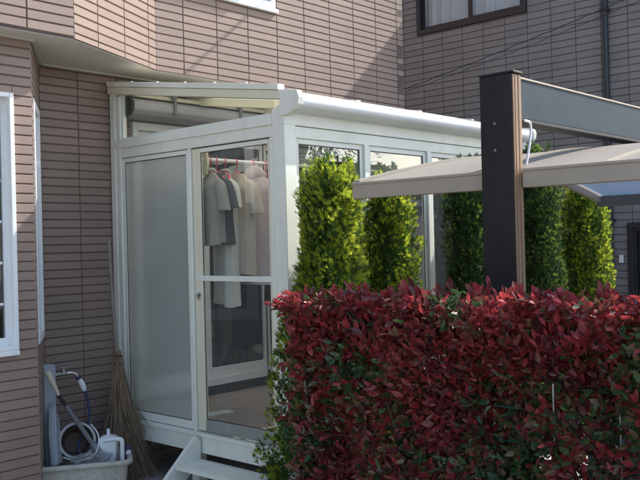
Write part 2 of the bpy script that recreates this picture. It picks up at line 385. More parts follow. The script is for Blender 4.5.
# patio door with four sashes behind the sunroom
pd = frame_xz(PD[0], PD[1], PD[2], PD[3], YG - .035, YG + .08, .05, .06, .06).build('patio_door', M['white2'], house, bevel=.004)
sw = (PD[1] - PD[0] - .1) / 4
for i in range(4):
    a = PD[0] + .05 + i * sw; yy = YG + .0 + .03 * (i in (1, 2))
    frame_xz(a, a + sw + .02 * (i < 3), PD[2] + .06, PD[3] - .06, yy, yy + .026, .05, .075, .06).build('sash', M['white2'], pd, bevel=.003)
    q = MB(); q.add([(a + .04, yy + .013, PD[2] + .15), (a + sw - .03, yy + .013, PD[2] + .15), (a + sw - .03, yy + .013, PD[3] - .1), (a + .04, yy + .013, PD[3] - .1)], [(0, 1, 2, 3)]); q.build('glass', M['glass_dark'], pd)
wavy((PD[0], YG + .16), (PD[1], YG + .16), PD[2] + .02, PD[3], .018, 95, 'curtain', M['curtain'], pd, 220, 1)
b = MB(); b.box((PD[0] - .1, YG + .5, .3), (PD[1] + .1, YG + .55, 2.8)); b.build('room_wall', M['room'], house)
# bay windows
bw = window_xz(house, BW[0], BW[1], BW[2], BW[3], 4.80, M['white2'], w=.028, muntin=5, out=.02, sf=.024)
wavy((BW[0] + .03, 4.93), (BW[1] - .03, 4.93), BW[2] + .02, BW[3], .012, 60, 'curtain', M['curtain'], bw, 120, 2)
b = MB(); b.box((BW[0] - .03, 4.77, BW[2] - .03), (BW[1] - .002, 4.80, BW[2] - .001)); b.build('sill', M['white2'], bw, bevel=.004)
# side bay window, built along +x then turned
d2 = Vector((.385, .59, 0)).normalized(); nr = Vector((d2.y, -d2.x, 0))
mxs = Matrix(((d2.x, -nr.x, 0, 2.69), (d2.y, -nr.y, 0, 4.80), (0, 0, 1, 0), (0, 0, 0, 1)))
swf = frame_xz(SW[0], SW[1], SW[2], SW[3], -.008, .07, .05).xf(mxs).build('window', M['white2'], house, bevel=.004)
frame_xz(SW[0] + .05, SW[1] - .05, SW[2] + .05, SW[3] - .05, .012, .034, .035).xf(mxs).build('sash', M['white2'], swf)
q = MB(); q.add([(SW[0] + .08, .02, SW[2] + .08), (SW[1] - .08, .02, SW[2] + .08), (SW[1] - .08, .02, SW[3] - .08), (SW[0] + .08, .02, SW[3] - .08)], [(0, 1, 2, 3)]); q.xf(mxs).build('glass', M['glass_dark'], swf)
q = MB(); q.box((SW[0], .16, SW[2]), (SW[1], .17, SW[3])); q.xf(mxs).build('curtain', M['curtain'], swf)
# upper window, only its lower edge is in the picture
uw = window_xz(house, UW[0], UW[1], UW[2], UW[3], YU, M['white2'], w=.05, mull=1, out=.012)
b = MB(); b.box((UW[0] - .02, YU - .028, UW[2] - .035), (UW[1] + .02, YU - .002, UW[2] - .001)); b.build('sill', M['white2'], uw, bevel=.004)
b = MB(); b.box((UW[0], YU + .14, UW[2]), (UW[1], YU + .15, UW[3])); b.build('curtain', M['curtain_w'], uw)
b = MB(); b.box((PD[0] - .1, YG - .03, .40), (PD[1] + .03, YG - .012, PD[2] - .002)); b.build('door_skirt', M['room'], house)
# awning cassette over the patio door
aw = thing('awning_casing', (5.2, 5.3, 2.62), 'grey rolled awning casing fixed to the house wall above the patio door', 'awning')
b = MB()
pr = [(5.383, 2.745), (5.20, 2.735), (5.165, 2.70), (5.17, 2.655), (5.20, 2.62), (5.25, 2.605), (5.383, 2.60)]
b.prism([(3.70, y, z) for y, z in pr], (2.7, 0, 0)); b.build('casing', M['grey_box'], aw, bevel=.008)
b = MB(); b.prism([(3.672, y, z) for y, z in [(5.383, 2.755), (5.19, 2.745), (5.155, 2.70), (5.16, 2.65), (5.19, 2.61), (5.25, 2.595), (5.383, 2.59)]], (.026, 0, 0)); b.build('end_cap', M['post'], aw, bevel=.003)
b = MB(); b.box((3.72, 5.19, 2.748), (6.5, 5.375, 2.775)); b.build('rail', M['cream'], aw, bevel=.003)
for x in (4.05, 4.72, 5.6):
    b = MB(); b.box((x, 5.15, 2.752), (x + .035, 5.18, 2.782)); b.box((x + .01, 5.15, 2.66), (x + .03, 5.163, 2.75)); b.box((x + .002, 5.14, 2.64), (x + .04, 5.16, 2.662)); b.build('bracket', M['greytube'], aw)

# ------------------------------------------------------------------ neighbour's house
XN = 9.5
nb = thing('neighbouring_house', (12, 6.5, 0), "neighbour's grey brown tiled house wall in shade with a black framed window", 'house')
TN = [M['tile_far'], M['grout_far']]
NW = (5.137, 6.775, 4.405, 5.45)
LW = (2.95, 3.945, .25, 1.78)
Y1, Y0 = 10.5, 2.72
tile_wall((XN, Y1), (XN, Y0), 0, 5.75, 'side_wall', nb, TN, mw=.312, mh=.083, px=(Y1 - 6.386) % .312, pz=3.31, gap=.006, gapv=.007,
          holes=[(Y1 - NW[1], Y1 - NW[0], NW[2], NW[3]), (Y1 - LW[1], Y1 - LW[0], LW[2], LW[3])])
tile_wall((XN, Y0), (16, Y0), 0, 5.75, 'front_wall', nb, TN, mw=.312, mh=.083, pz=3.31)
b = MB(); b.box((15.9, Y0 + .1, 0), (16, Y1, 5.75)); b.box((XN + .1, Y1 - .1, 0), (15.9, Y1, 5.75)); b.build('back_wall', M['stucco'], nb)
b = MB()
for pts in ([(9.1, 2.5, 5.75), (16.4, 2.5, 5.75), (13.2, 6.6, 7.1), (12.4, 6.6, 7.1)], [(16.4, 10.9, 5.75), (9.1, 10.9, 5.75), (12.4, 6.6, 7.1), (13.2, 6.6, 7.1)],
            [(9.1, 10.9, 5.75), (9.1, 2.5, 5.75), (12.4, 6.6, 7.1)], [(16.4, 2.5, 5.75), (16.4, 10.9, 5.75), (13.2, 6.6, 7.1)]):
    b.prism(pts, (0, 0, .15))
b.build('roof', M['rooftile'], nb)
def nbr_window(y0, y1, z0, z1, mull, cur):
    fr = frame_yz(y0, y1, z0, z1, XN - .03, XN + .08, .06, .06, .06).build('window', M['dark_frame'], nb, bevel=.004)
    n = mull + 1; w = (y1 - y0 - .12) / n
    for i in range(n):
        a = y0 + .06 + i * w; xx = XN + .0 + .03 * (i % 2)
        frame_yz(a, a + w, z0 + .06, z1 - .06, xx, xx + .025, .035, .045).build('sash', M['dark_frame'], fr)
        q = MB(); q.add([(xx + .012, a + .03, z0 + .1), (xx + .012, a + w - .03, z0 + .1), (xx + .012, a + w - .03, z1 - .08), (xx + .012, a + .03, z1 - .08)], [(3, 2, 1, 0)]); q.build('glass', M['glass_near'], fr)
    wavy((XN + .12, y0), (XN + .12, y1), z0, z1, .015, 60, 'curtain', cur, fr, 140, 5)
    return fr
nbr_window(*NW, 1, M['curtain_w'])
nbr_window(*LW, 0, M['room'])
def downpipe(x, y, m, par):
    b = MB(); b.tube([(x, y, .05), (x, y, 5.6)], .036, 12)
    for z in (.6, 1.8, 3.0, 4.2, 5.4): b.box((x - .045, y - .045, z), (XN - .002, y + .045, z + .03))
    return b.build('downpipe', m, par, smooth=True)
downpipe(XN - .06, 4.125, M['dark_frame'], nb)
b = MB(); b.box((XN - .03, 4.0, 1.33), (XN - .001, 4.045, 1.42)); b.build('wall_outlet', M['white2'], nb, bevel=.004)

# overhead cables between the two houses
for i, (p, q, sag, r, lab) in enumerate((((6.95, 5.13, 3.165), (9.44, 3.83, 4.30), .015, .005, 'upper dark twisted cable running up across the grey tiled wall'),
                                    ((6.95, 5.12, 3.135), (9.44, 3.68, 4.25), .02, .0035, 'lower thin dark cable running just below the twisted cable'))):
    pts = []
    for k in range(25):
        t = k / 24; v = Vector(p).lerp(Vector(q), t); v.z -= sag * 4 * t * (1 - t); v.z += .006 * sin(k * 2.4); pts.append(v)
    b = MB(); b.tube(pts, r, 6); props(b.build('overhead_cable', M['black'], smooth=True), lab, 'cable', 'overhead cables between the houses')

b = MB(); S1 = Vector((5.4, 5.06, 4.05)); S2 = Vector((3.4, 5.06, 2.35)); b.tube([S1 + SUN * 3.0, S2 + SUN * 3.6], .013, 6)
props(b.build('service_cable', M['black'], smooth=True), 'thick service cable high above the driveway, its shadow falling on the sunlit wall', 'cable')
# ------------------------------------------------------------------ opposite house, out of view, added for the reflections in the sunroom's glass
op = thing('reflected_house', (15, -7, 0), 'low pale house with grey tiled roof, added out of view for the sunroom glass reflections', 'house')
b = MB(); b.box((12.4, -9, 0), (24, -4.2, 2.5)); b.build('wall', M['stucco'], op)
b = MB(); b.prism([(11.9, -3.7, 2.45), (11.9, -6.6, 3.5), (11.9, -9.5, 2.45)], (12.4, 0, 0))
for k in range(18):
    t = k / 18; b.box((11.9, -3.72 - 2.88 * t - .01, 2.46 + 1.05 * t), (24.3, -3.72 - 2.88 * t + .03, 2.49 + 1.05 * t))
b.build('roof', M['rooftile'], op)
for x in (13.5, 16.5, 19.5):
    f_ = MB(); f_.box((x, -4.2, 1.0), (x + 1.5, -4.15, 2.1)); w_ = f_.build('window', M['dark_frame'], op)
    f_ = MB(); f_.box((x + .08, -4.149, 1.08), (x + 1.42, -4.14, 2.02)); f_.build('pane', M['glass_dark'], w_)

# ------------------------------------------------------------------ sunroom
X0, YF, YW, X1 = 3.637, 3.58, 5.375, 6.41
sr = thing('sunroom', (5.1, 4.5, .0), 'white aluminium framed glass sunroom built against the tiled house, laundry inside', 'sunroom')
def part(mb, name, m, bevel=.003, parent=sr, **k): return mb.build(name, m, parent, bevel=bevel, **k)
# base boards
b = MB(); b.box((X0 - .004, YF + .10, .275), (X0 + .05, YW, .385)); b.box((X0 - .018, YF + .10, .386), (X0 + .05, YW, .412)); part(b, 'base_board', M['white'])
b = MB(); b.box((X0 + .10, YF - .004, .275), (X1 - .1, YF + .05, .385)); b.box((X0 + .10, YF - .018, .386), (X1 - .1, YF + .05, .412)); part(b, 'base_board', M['white'])
b = MB(); b.box((X1 - .05, YF + .1, .275), (X1 + .004, YW, .412)); part(b, 'base_board', M['white'])
b = MB(); b.box((X0 + .051, YF + .051, .34), (X1 - .051, YW, .425)); part(b, 'floor', M['floor'], 0)
# posts
for (x, y, z1) in ((X0 - .006, YF - .004, 2.46), (X1 - .094, YF - .004, 2.46)):
    b = MB(); b.box((x, y, .265), (x + .10, y + .105, z1)); part(b, 'corner_post', M['white'], .006)
    for k in (0,):
        pass
for x in (X0, X1 - .06):
    b = MB(); b.box((x, YW - .115, .413), (x + .06, YW - .06, 2.745)); b.box((x - .006, YW - .06, .275), (x + .066, YW, 2.78)); part(b, 'wall_post', M['white'], .005)
for x in (4.4, 5.14, 5.9):
    for y in (3.75, 5.1):
        b = MB(); b.box((x - .035, y - .035, .0), (x + .035, y + .035, .34)); part(b, 'foot', M['white'], 0)
for y in (4.5, 5.2):
    b = MB(); b.box((X0 + .01, y - .035, .0), (X0 + .08, y + .035, .276)); part(b, 'foot', M['white'], 0)
# headers
b = MB(); b.box((X0 + .002, YF + .102, 2.295), (X0 + .055, YW - .116, 2.366)); b.box((X0 - .012, YF + .102, 2.366), (X0 + .06, YW - .0605, 2.425)); part(b, 'side_header', M['white'])
b = MB(); b.box((X1 - .055, YF + .10, 2.295), (X1, YW - .06, 2.425)); part(b, 'side_header', M['white'])
b = MB(); b.box((X0 + .10, YF + .004, 2.285), (X1 - .1, YF + .055, 2.355)); b.box((X0 - .008, YF - .006, 2.358), (X1 + .006, YF + .06, 2.475)); part(b, 'front_header', M['white'])
# gutter
pr = [(3.575, 2.425), (3.555, 2.44), (3.49, 2.445), (3.462, 2.462), (3.452, 2.49), (3.458, 2.515), (3.475, 2.53), (3.50, 2.535), (3.575, 2.53)]
b = MB(); b.prism([(X0 + .02, y, z) for y, z in pr], (X1 + .02 - X0, 0, 0)); part(b, 'gutter', M['white2'], 0, smooth=True)
b = MB()
pc = [(3.60, 2.405), (3.535, 2.41), (3.47, 2.435), (3.446, 2.46), (3.438, 2.505), (3.455, 2.545), (3.50, 2.553), (3.60, 2.566)]
b.prism([(X0 - .02, y, z) for y, z in pc], (.045, 0, 0)); part(b, 'gutter_end_cap', M['white'], .004)
b = MB(); b.prism([(X1 + .02, y, z) for y, z in pc], (.045, 0, 0)); part(b, 'gutter_end_cap', M['white'], .004)
b = MB(); b.tube([(X1 - .04, 3.52, 2.43), (X1 - .04, 3.52, 2.33), (X1 - .04, 3.54, 2.28), (X1 - .04, 3.54, .1)], .03, 12); part(b, 'drainpipe', M['white2'], 0, smooth=True)
# roof: slopes from wall to gutter
def zr(y): return 2.555 + (y - 3.56) * (2.83 - 2.555) / (5.385 - 3.56)
def rafter(x0, x1, h, name, m, dz=0, y0=3.60, y1=5.375):
    b = MB(); b.prism([(x0, y0, zr(y0) + dz - h), (x0, y1, zr(y1) + dz - h), (x0, y1, zr(y1) + dz), (x0, y0, zr(y0) + dz)], (x1 - x0, 0, 0)); return part(b, name, m)
rafter(X0 - .022, X0 + .04, .052, 'edge_rafter', M['cream'])
rafter(X0 - .03, X0 + .03, .036, 'roof_edge_cover', M['white'], dz=.038)
rafter(X1 - .04, X1 + .022, .052, 'edge_rafter', M['cream']); rafter(X1 - .03, X1 + .03, .036, 'roof_edge_cover', M['white'], dz=.038)
for x in (4.366, 5.06, 5.754): rafter(x - .02, x + .02, .06, 'rafter', M['cream']); rafter(x - .02, x + .02, .012, 'rafter_cover', M['white'], dz=.018)
for k in range(4):
    x = X0 + .04 + k * .694
    b = MB(); b.add([(x, 3.58, zr(3.58) + .006), (x + .68, 3.58, zr(3.58) + .006), (x + .68, 5.375, zr(5.375) + .006), (x, 5.375, zr(5.375) + .006)], [(0, 1, 2, 3)]); part(b, 'roof_panel', M['roofpoly'], 0)
b = MB(); b.box((X0 + .04, 5.31, 2.772), (X1 - .04, 5.378, 2.80)); part(b, 'wall_plate', M['cream'])
b = MB(); b.box((X0 + .04, 3.583, 2.476), (X1 - .04, 3.64, 2.545)); part(b, 'eave_beam', M['cream'])
for y in (3.9, 4.2, 4.5, 4.8, 5.1):          # bright screw heads on the roof edge
    b = MB(); b.tube([(X0 - .0, y, zr(y) + .039), (X0 - .0, y, zr(y) + .046)], .008, 8); part(b, 'screw', M['steel'], 0)
# triangular transoms above the side headers
for x in (X0 + .012, X1 - .03):
    b = MB(); b.prism([(x, YW - .115, 2.426), (x, YW - .14, 2.426), (x, YW - .14, zr(YW - .14) - .054), (x, YW - .115, zr(YW - .115) - .054)], (.03, 0, 0))
    b.prism([(x, 3.72, 2.426), (x, YW - .14, 2.426), (x, YW - .14, 2.44), (x, 3.72, 2.44)], (.03, 0, 0)); fr = part(b, 'transom', M['white'], 0)
    b = MB(); b.add([(x + .018, 3.69, 2.44), (x + .018, YW - .14, 2.44), (x + .018, YW - .14, zr(YW - .14) - .05), (x + .018, 3.69, zr(3.69) - .05)], [(0, 1, 2, 3)]); b.build('glass', M['glass_side'], fr)
# left side: frosted sash (far) + clear sliding door (near)
ZB, ZT = .412, 2.294
b = MB()
b.box((X0 + .002, 4.468, ZB), (X0 + .05, 4.498, ZT)); part(b, 'mullion', M['white'])
b = MB(); b.box((X0 + .002, YF + .10, ZB), (X0 + .05, YF + .135, ZT)); part(b, 'jamb', M['white'])
fs = frame_yz(4.499, YW - .116, ZB + .004, ZT - .004, X0 + .012, X0 + .042, .03, .055, .03)
fs = part(fs, 'frosted_sash', M['white'])
b = MB(); b.box((X0 + .02, 4.525, ZB + .055), (X0 + .026, YW - .142, ZT - .03)); b.build('frosted_glass', M['frost'], fs)
b = frame_yz(4.528, YW - .145, ZB + .058, ZT - .033, X0 + .017, X0 + .0195, .006); part(b, 'gasket', M['black'], 0, parent=fs)
db = MB(); db.box((X0 + .014, 4.385, ZB + .01), (X0 + .04, 4.462, ZT - .006)); db.box((X0 + .014, YF + .136, ZB + .01), (X0 + .04, YF + .165, ZT - .006))
sdr = part(db, 'sliding_door', M['cream'])
b = MB(); b.box((X0 + .015, YF + .165, ZT - .035), (X0 + .039, 4.385, ZT - .006)); part(b, 'top_rail', M['white'], parent=sdr)
b = MB(); b.box((X0 + .013, YF + .165, ZB + .01), (X0 + .041, 4.385, ZB + .085)); part(b, 'bottom_rail', M['greytube'] if False else mat('rail_grey', (.30, .31, .28), .45), parent=sdr)  # bottom rail in a plain grey, darker than the white rails
b = MB(); b.box((X0 + .008, YF + .14, 1.412), (X0 + .042, 4.44, 1.446)); part(b, 'mid_rail', M['white'], parent=sdr)
b = MB(); b.add([(X0 + .028, YF + .16, ZB + .08), (X0 + .028, 4.39, ZB + .08), (X0 + .028, 4.39, ZT - .03), (X0 + .028, YF + .16, ZT - .03)], [(0, 1, 2, 3)]); b.build('glass', M['glass_side'], sdr)
b = MB(); b.box((X0 + .02, 4.4621, ZB + .01), (X0 + .045, 4.4675, ZT - .002)); b.box((X0 + .02, YF + .136, ZT - .0055), (X0 + .045, 4.462, ZT - .001)); part(b, 'gasket', M['black'], 0, parent=sdr)
b = frame_yz(YF + .164, 4.386, ZB + .085, ZT - .034, X0 + .0235, X0 + .026, .005); part(b, 'gasket', M['black'], 0, parent=sdr)
b = MB(); b.tube([(X0 + .014, 4.415, 1.32), (X0 + .002, 4.415, 1.32)], .017, 16); b.tube([(X0 + .002, 4.415, 1.335), (X0 - .012, 4.415, 1.32), (X0 + .002, 4.415, 1.29)], .006, 8); part(b, 'latch', M['chrome'], 0, parent=sdr)
# front: four sliding sashes
xs = [X0 + .10, 4.41, 5.125, 5.80, X1 - .1]
b = MB()
for x in xs[1:4]:
    b = MB(); b.box((x - .022, YF, ZB), (x + .022, YF + .05, ZT - .006)); part(b, 'mullion', M['white'])
for k in range(4):
    a, c = xs[k] + (.024 if k else .002), xs[k + 1] - (.024 if k < 3 else .002)
    y = YF + .014
    fr = part(frame_xz(a, c, ZB + .004, ZT - .008, y, y + .024, .032, .06, .035), 'front_sash', M['white'])
    q = MB(); q.add([(a + .02, y + .012, ZB + .05), (c - .02, y + .012, ZB + .05), (c - .02, y + .012, ZT - .03), (a + .02, y + .012, ZT - .03)], [(0, 1, 2, 3)]); q.build('glass', M['glass'], fr)
    g_ = frame_xz(a + .031, c - .031, ZB + .063, ZT - .042, y + .006, y + .009, .005); g_.build('gasket', M['black'], fr)
    if k in (0, 2):
        q = MB(); q.box((c - .075, y + .026, ZB + .01), (c - .01, y + .046, ZT - .01)); q.build('inner_stile', M['cream'], fr, bevel=.003)
# right end wall sashes
for (a, c) in ((YF + .1, 4.47), (4.48, YW - .06)):
    fr = part(frame_yz(a, c, ZB, ZT, X1 - .045, X1 - .015, .04, .06), 'end_sash', M['white'])
    q = MB(); q.add([(X1 - .03, a + .03, ZB + .05), (X1 - .03, c - .03, ZB + .05), (X1 - .03, c - .03, ZT - .03), (X1 - .03, a + .03, ZT - .03)], [(0, 1, 2, 3)]); q.build('glass', M['glass'], fr)

# steps below the sliding door
st = thing('step_ladder', (3.45, 4.0, 0), 'white aluminium two tread garden steps standing under the sliding door', 'steps')
for y in (4.40, 3.42):
    b = MB(); b.prism([(X0 - .022, y, .36), (X0 - .06, y, .40), (3.16, y, .02), (3.16, y, 0), (3.30, y, 0), (X0 - .022, y, .22)], (0, .03, 0)); part(b, 'side_frame', M['white'], .003, parent=st)
for (xa, xb, z) in ((3.40, 3.61, .245), (3.20, 3.42, .10)):
    b = MB(); b.box((xa, 3.452, z - .028), (xb, 4.398, z))
    for k in range(5): b.box((xa + .02 + k * .036, 3.46, z), (xa + .028 + k * .036, 4.39, z + .003))
    part(b, 'tread', M['white'], .002, parent=st)

# ------------------------------------------------------------------ laundry
LY, LZ = 4.47, 2.228
lp = thing('laundry_pole', (5.1, LY, LZ), 'bright steel laundry pole across the sunroom carrying pink hangers', 'laundry pole')
b = MB(); b.tube([(3.73, LY, LZ), (6.33, LY, LZ)], .0135, 14); b.build('pole', M['steel'], lp, smooth=True)
for x in (3.76, 6.29):
    b = MB(); b.prism([(x - .012, LY - .03, 2.12), (x - .012, LY - .045, 2.20), (x - .012, LY - .03, 2.30), (x - .012, LY + .03, 2.30), (x - .012, LY + .045, 2.2), (x - .012, LY + .03, 2.12)], (.022, 0, 0))
    b.box((x - .09 if x < 5 else x, LY - .012, 2.27), (x if x < 5 else x + .07, LY + .012, 2.292)); b.build('bracket', M['cream'], lp, bevel=.004)

TW = [-22, -18, -27, -12, 20, 5]
def hanger(x, label, tilt=0):
    t = thing('clothes_hanger', (x, LY, LZ - .16), label, 'hanger', 'pink hangers on the laundry pole'); t.rotation_euler.z = R(tilt)
    hk = [(x, LY + .017 * cos(a), LZ + .017 * sin(a)) for a in [R(-40 + 25 * k) for k in range(10)]]
    b = MB(); b.tube(spline(hk + [(x, LY - .01, LZ - .03), (x, LY, LZ - .06), (x, LY, LZ - .085)], 3), .0035, 8); b.build('hook', M['pink'], t, smooth=True)
    b = MB()
    for s_ in (-1, 1):
        b.tube(spline([(x, LY, LZ - .08), (x, LY + s_ * .05, LZ - .095), (x, LY + s_ * .11, LZ - .128), (x, LY + s_ * .165, LZ - .165)], 4), [.011] * 12 + [.008], 8)
    b.tube([(x, LY - .16, LZ - .172), (x, LY + .16, LZ - .172)], .005, 8); b.build('shoulder_bar', M['pink'], t, smooth=True)
    return t

def garment(x, name, label, cat, m, length, width=.215, sleeve=.22, thick=.055, open_neck=.07, seed=0, hood=False, twist=0, long=False, collar=None, drop=0):
    """clothing hung square to the pole; x = pole position"""
    r = random.Random(seed); zt = LZ - .075 - drop; N = 40; rows = 26
    t = thing(name, (x, LY, zt - length), label, cat, 'laundry hanging on the pole'); t.rotation_euler.z = R(twist)
    mb = MB(); vs = []; fs = []; ph = [r.uniform(0, 6.28) for _ in range(6)]
    for j in range(rows + 1):
        h = j / rows                       # 0 top, 1 hem
        z = zt - length * h
        if h * length < .10:
            k = h * length / .10; w = open_neck + (width - open_neck) * (k ** .75); th = .018 + (thick - .018) * k
        else:
            w = width * (1 - .04 * sin(pi * h)) ; th = thick * (1 + .5 * h)
        for i in range(N):
            a = 2 * pi * i / N; fold = (.012 * sin(3 * a + ph[0] + h * 1.5) + .010 * sin(5 * a + ph[1] - h * 2) + .006 * sin(9 * a + ph[2])) * min(1, h * 3)
            ca, sa = cos(a), sin(a)
            yy = w * (abs(ca) ** .7) * (1 if ca >= 0 else -1); xx = th * (abs(sa) ** .8) * (1 if sa >= 0 else -1)
            sl = .085 * (abs(yy) / width) ** 1.2 * max(0, 1 - h * 5)
            vs.append((x + xx + fold * 1.3 * (1 if sa >= 0 else -1) + .02 * h * sin(ph[3] + yy * 9), LY + yy + fold * .6, z - sl * .6 + (.012 * sin(a * 2 + ph[4]) if j == rows else 0)))
    for j in range(rows):
        for i in range(N): a = j * N + i; b_ = j * N + (i + 1) % N; fs.append((a, b_, b_ + N, a + N))
    mb.add(vs, fs); body = mb.build('body', m, t, smooth=True)
    for s_ in (-1, 1):
        L_ = .58 if long else sleeve; q = MB()
        p0 = Vector((x, LY + s_ * (width * .70), zt - .060)); out = .075 if long else .115
        pts = [p0 + Vector((0, s_ * out * (k / 6) ** (.45 if long else .6), -L_ * (k / 6) ** 1.15)) for k in range(7)]
        ra = [.022, .052, .064, .066, .066, .066, .067] if not long else [.02, .056, .058, .054, .048, .044, .046]
        vs = []; n = 18
        for k, p in enumerate(pts):
            for i in range(n):
                a = 2 * pi * i / n; f = 1 + .10 * sin(3 * a + ph[0] + k * .4) + .06 * sin(5 * a + k * .6)
                vs.append(p + Vector((cos(a) * ra[k] * .62 * f, sin(a) * ra[k] * .95 * f, 0)) )
        fs = [(k * n + i, k * n + (i + 1) % n, (k + 1) * n + (i + 1) % n, (k + 1) * n + i) for k in range(6) for i in range(n)] + [tuple(range(n - 1, -1, -1))]
        q.add(vs, fs); q.build('sleeve', m, t, smooth=True)
    if collar:
        q = MB(); q.tube([(x + .03 * sin(a), LY + open_neck * 1.05 * cos(a), zt + .005 - .03 * (sin(a) > 0) * sin(a)) for a in [2 * pi * k / 20 for k in range(21)]], .010, 8); q.build('collar', collar, t, smooth=True)
    if hood:
        q = MB(); vs = []; n = 16
        for k in range(8):
            t_ = k / 7; rr = .085 * sin(pi * (.18 + .72 * t_)) + .01; z = zt - .08 + .13 * t_
            for i in range(n): a = 2 * pi * i / n; vs.append((x + .015 + rr * .7 * cos(a) * (1 + .1 * sin(3 * a)), LY - .01 + rr * sin(a), z + .01 * sin(2 * a)))
        fs = [(k * n + i, k * n + (i + 1) % n, (k + 1) * n + (i + 1) % n, (k + 1) * n + i) for k in range(7) for i in range(n)] + [tuple(range(7 * n, 8 * n))]
        q.add(vs, fs); q.build('hood', m, t, smooth=True)
    return t
def cloth(name, c): return mat(name, c, .9, var=.08, scale=14, bump=.35, bscale=200, spec=.2)
C = dict(grey=cloth('grey_cotton', (.38, .37, .32)), dark=cloth('charcoal_cotton', (.11, .11, .11)), light=cloth('off_white_cotton', (.66, .65, .60)),
         taupe=cloth('taupe_cotton', (.54, .46, .38)), lav=cloth('pale_pink_cotton', (.62, .52, .55)), mag=cloth('magenta_cotton', (.26, .03, .12)), black=cloth('black_cotton', (.03, .03, .035)),
         yel=cloth('pale_yellow_cotton', (.62, .58, .34)), rose=cloth('rose_cotton', (.55, .16, .22)))
hx = [3.812, 3.868, 3.948, 4.05, 4.20, 4.33]
hl = ['pink hanger nearest the bracket holding the grey shirt', 'pink hanger holding the charcoal shirt', 'pink hanger holding the off white tee', 'pink hanger showing in the neck of the taupe tee',
      'pink hanger inside the pale pink hooded top', 'pink hanger holding the magenta top']
for x, l, w_ in zip(hx, hl, TW): hanger(x, l, w_)
garment(hx[0], 'shirt', 'grey short sleeved shirt, first garment right of the pole bracket', 'shirt', C['grey'], .50, .20, .22, seed=1, twist=-22, collar=C['light'])
garment(hx[1], 'shirt', 'charcoal shirt squeezed between the grey shirt and the off white tee', 'shirt', C['dark'], .50, .20, .2, seed=2, twist=-20)
garment(hx[2], 'tee_shirt', 'long off white tee hanging lower than the clothes beside it', 'shirt', C['light'], .92, .175, .20, thick=.04, seed=3, twist=-27, collar=C['light'])
garment(hx[3], 'tee_shirt', 'taupe beige tee with wide short sleeves and dark neck opening', 'shirt', C['taupe'], .72, .215, .24, seed=4, twist=-12, open_neck=.085)
garment(hx[4], 'hooded_top', 'pale pink hooded top with long sleeves on the laundry pole', 'hooded top', C['lav'], .80, .22, seed=5, twist=20, hood=True, long=True, thick=.065)
garment(hx[5], 'top', 'magenta top mostly hidden behind the pale pink hooded top', 'top', C['mag'], .60, .215, .2, seed=6)
# further garments that show through the frosted and front glass
garment(4.50, 'trousers', 'black garment hanging beyond the magenta top', 'trousers', C['black'], .95, .17, .1, seed=7)
garment(5.35, 'towel', 'rose coloured cloth hanging far along the pole', 'towel', C['rose'], .6, .2, .1, seed=8)
# small things hung near the frosted pane: yellow cloth & pink cloth
b = MB()
wavy((3.86, 4.62), (4.05, 5.02), 2.02, 2.20, .012, 20, 'hand_towel', C['yel'], None, 30, 3)
o = bpy.data.objects['hand_towel']; props(o, 'pale yellow cloth blurred behind the top of the frosted pane', 'cloth')
wavy((3.80, 4.55), (3.90, 4.72), 1.86, 2.04, .01, 14, 'wash_cloth', C['rose'], None, 24, 4)
o = bpy.data.objects['wash_cloth']; props(o, 'pink cloth blurred behind the frosted pane beside the yellow cloth', 'cloth')

# curtain of the house room seen through sunroom's far panels
lc = wavy((5.2, 5.0), (6.3, 5.0), .7, 2.2, .02, 50, 'bed_sheet', mat('pale_sheet', (.55, .57, .6), .9, var=.05), None, 120, 9)
props(lc, 'pale sheet drying inside the far end of the sunroom', 'sheet')
# paper on the floor
b = MB(); b.box((0, 0, 0), (.30, .10, .012)); b.xf(Matrix.Translation((3.86, 4.72, .4255)) @ Matrix.Rotation(R(-10), 4, 'Z')); props(b.build('floor_mat', M['white2'], bevel=.004), 'small flat white mat on the sunroom floor behind the door', 'mat')

# ------------------------------------------------------------------ carport
cp = thing('carport', (3.45, 2.0, 0), 'carport with black post, overhead beam and arched smoke grey roof', 'carport')
PX, PY0, PY1 = 3.40, 1.921, 2.088
b = MB(); b.box((PX, PY0 + .004, 0), (PX + .075, PY1, 2.383)); post = b.build('post', M['post'], cp, bevel=.003)
b = MB()
for k in range(5): b.box((PX + .003 + k * .0145, PY0 - .004 - .002 * (k % 2), 0), (PX + .003 + k * .0145 + .0125, PY0 + .003, 2.379))
b.build('wood_strip', M['wood'], post, bevel=.0015, seg=1)
b = MB(); b.box((PX - .003, PY0 - .010, 2.384), (PX + .08, PY1 + .003, 2.395)); b.build('post_cap', M['post'], post, bevel=.003)
for z in (2.165, 2.045):
    b = MB(); b.tube([(PX + .001, 2.012, z), (PX - .005, 2.012, z)], .007, 8); b.build('bolt', M['greytube'], post)
BYc = (PY0 + PY1) / 2
b = MB(); b.box((PX + .077, BYc - .045, 2.195), (6.60, BYc + .045, 2.376)); beam = b.build('beam', M['beam'], cp, bevel=.004)
b = MB(); b.box((PX + .077, BYc - .050, 2.377), (6.61, BYc + .050, 2.386)); b.build('top_strip', M['fascia'], beam, bevel=.002)
b = MB(); b.box((PX + .077, BYc - .050, 2.180), (6.61, BYc + .050, 2.194)); b.build('bottom_strip', M['post'], beam, bevel=.002)
FX0, FX1, RY0, RY1 = 3.45, 6.46, -.6, 2.905
RY0 = -1.2
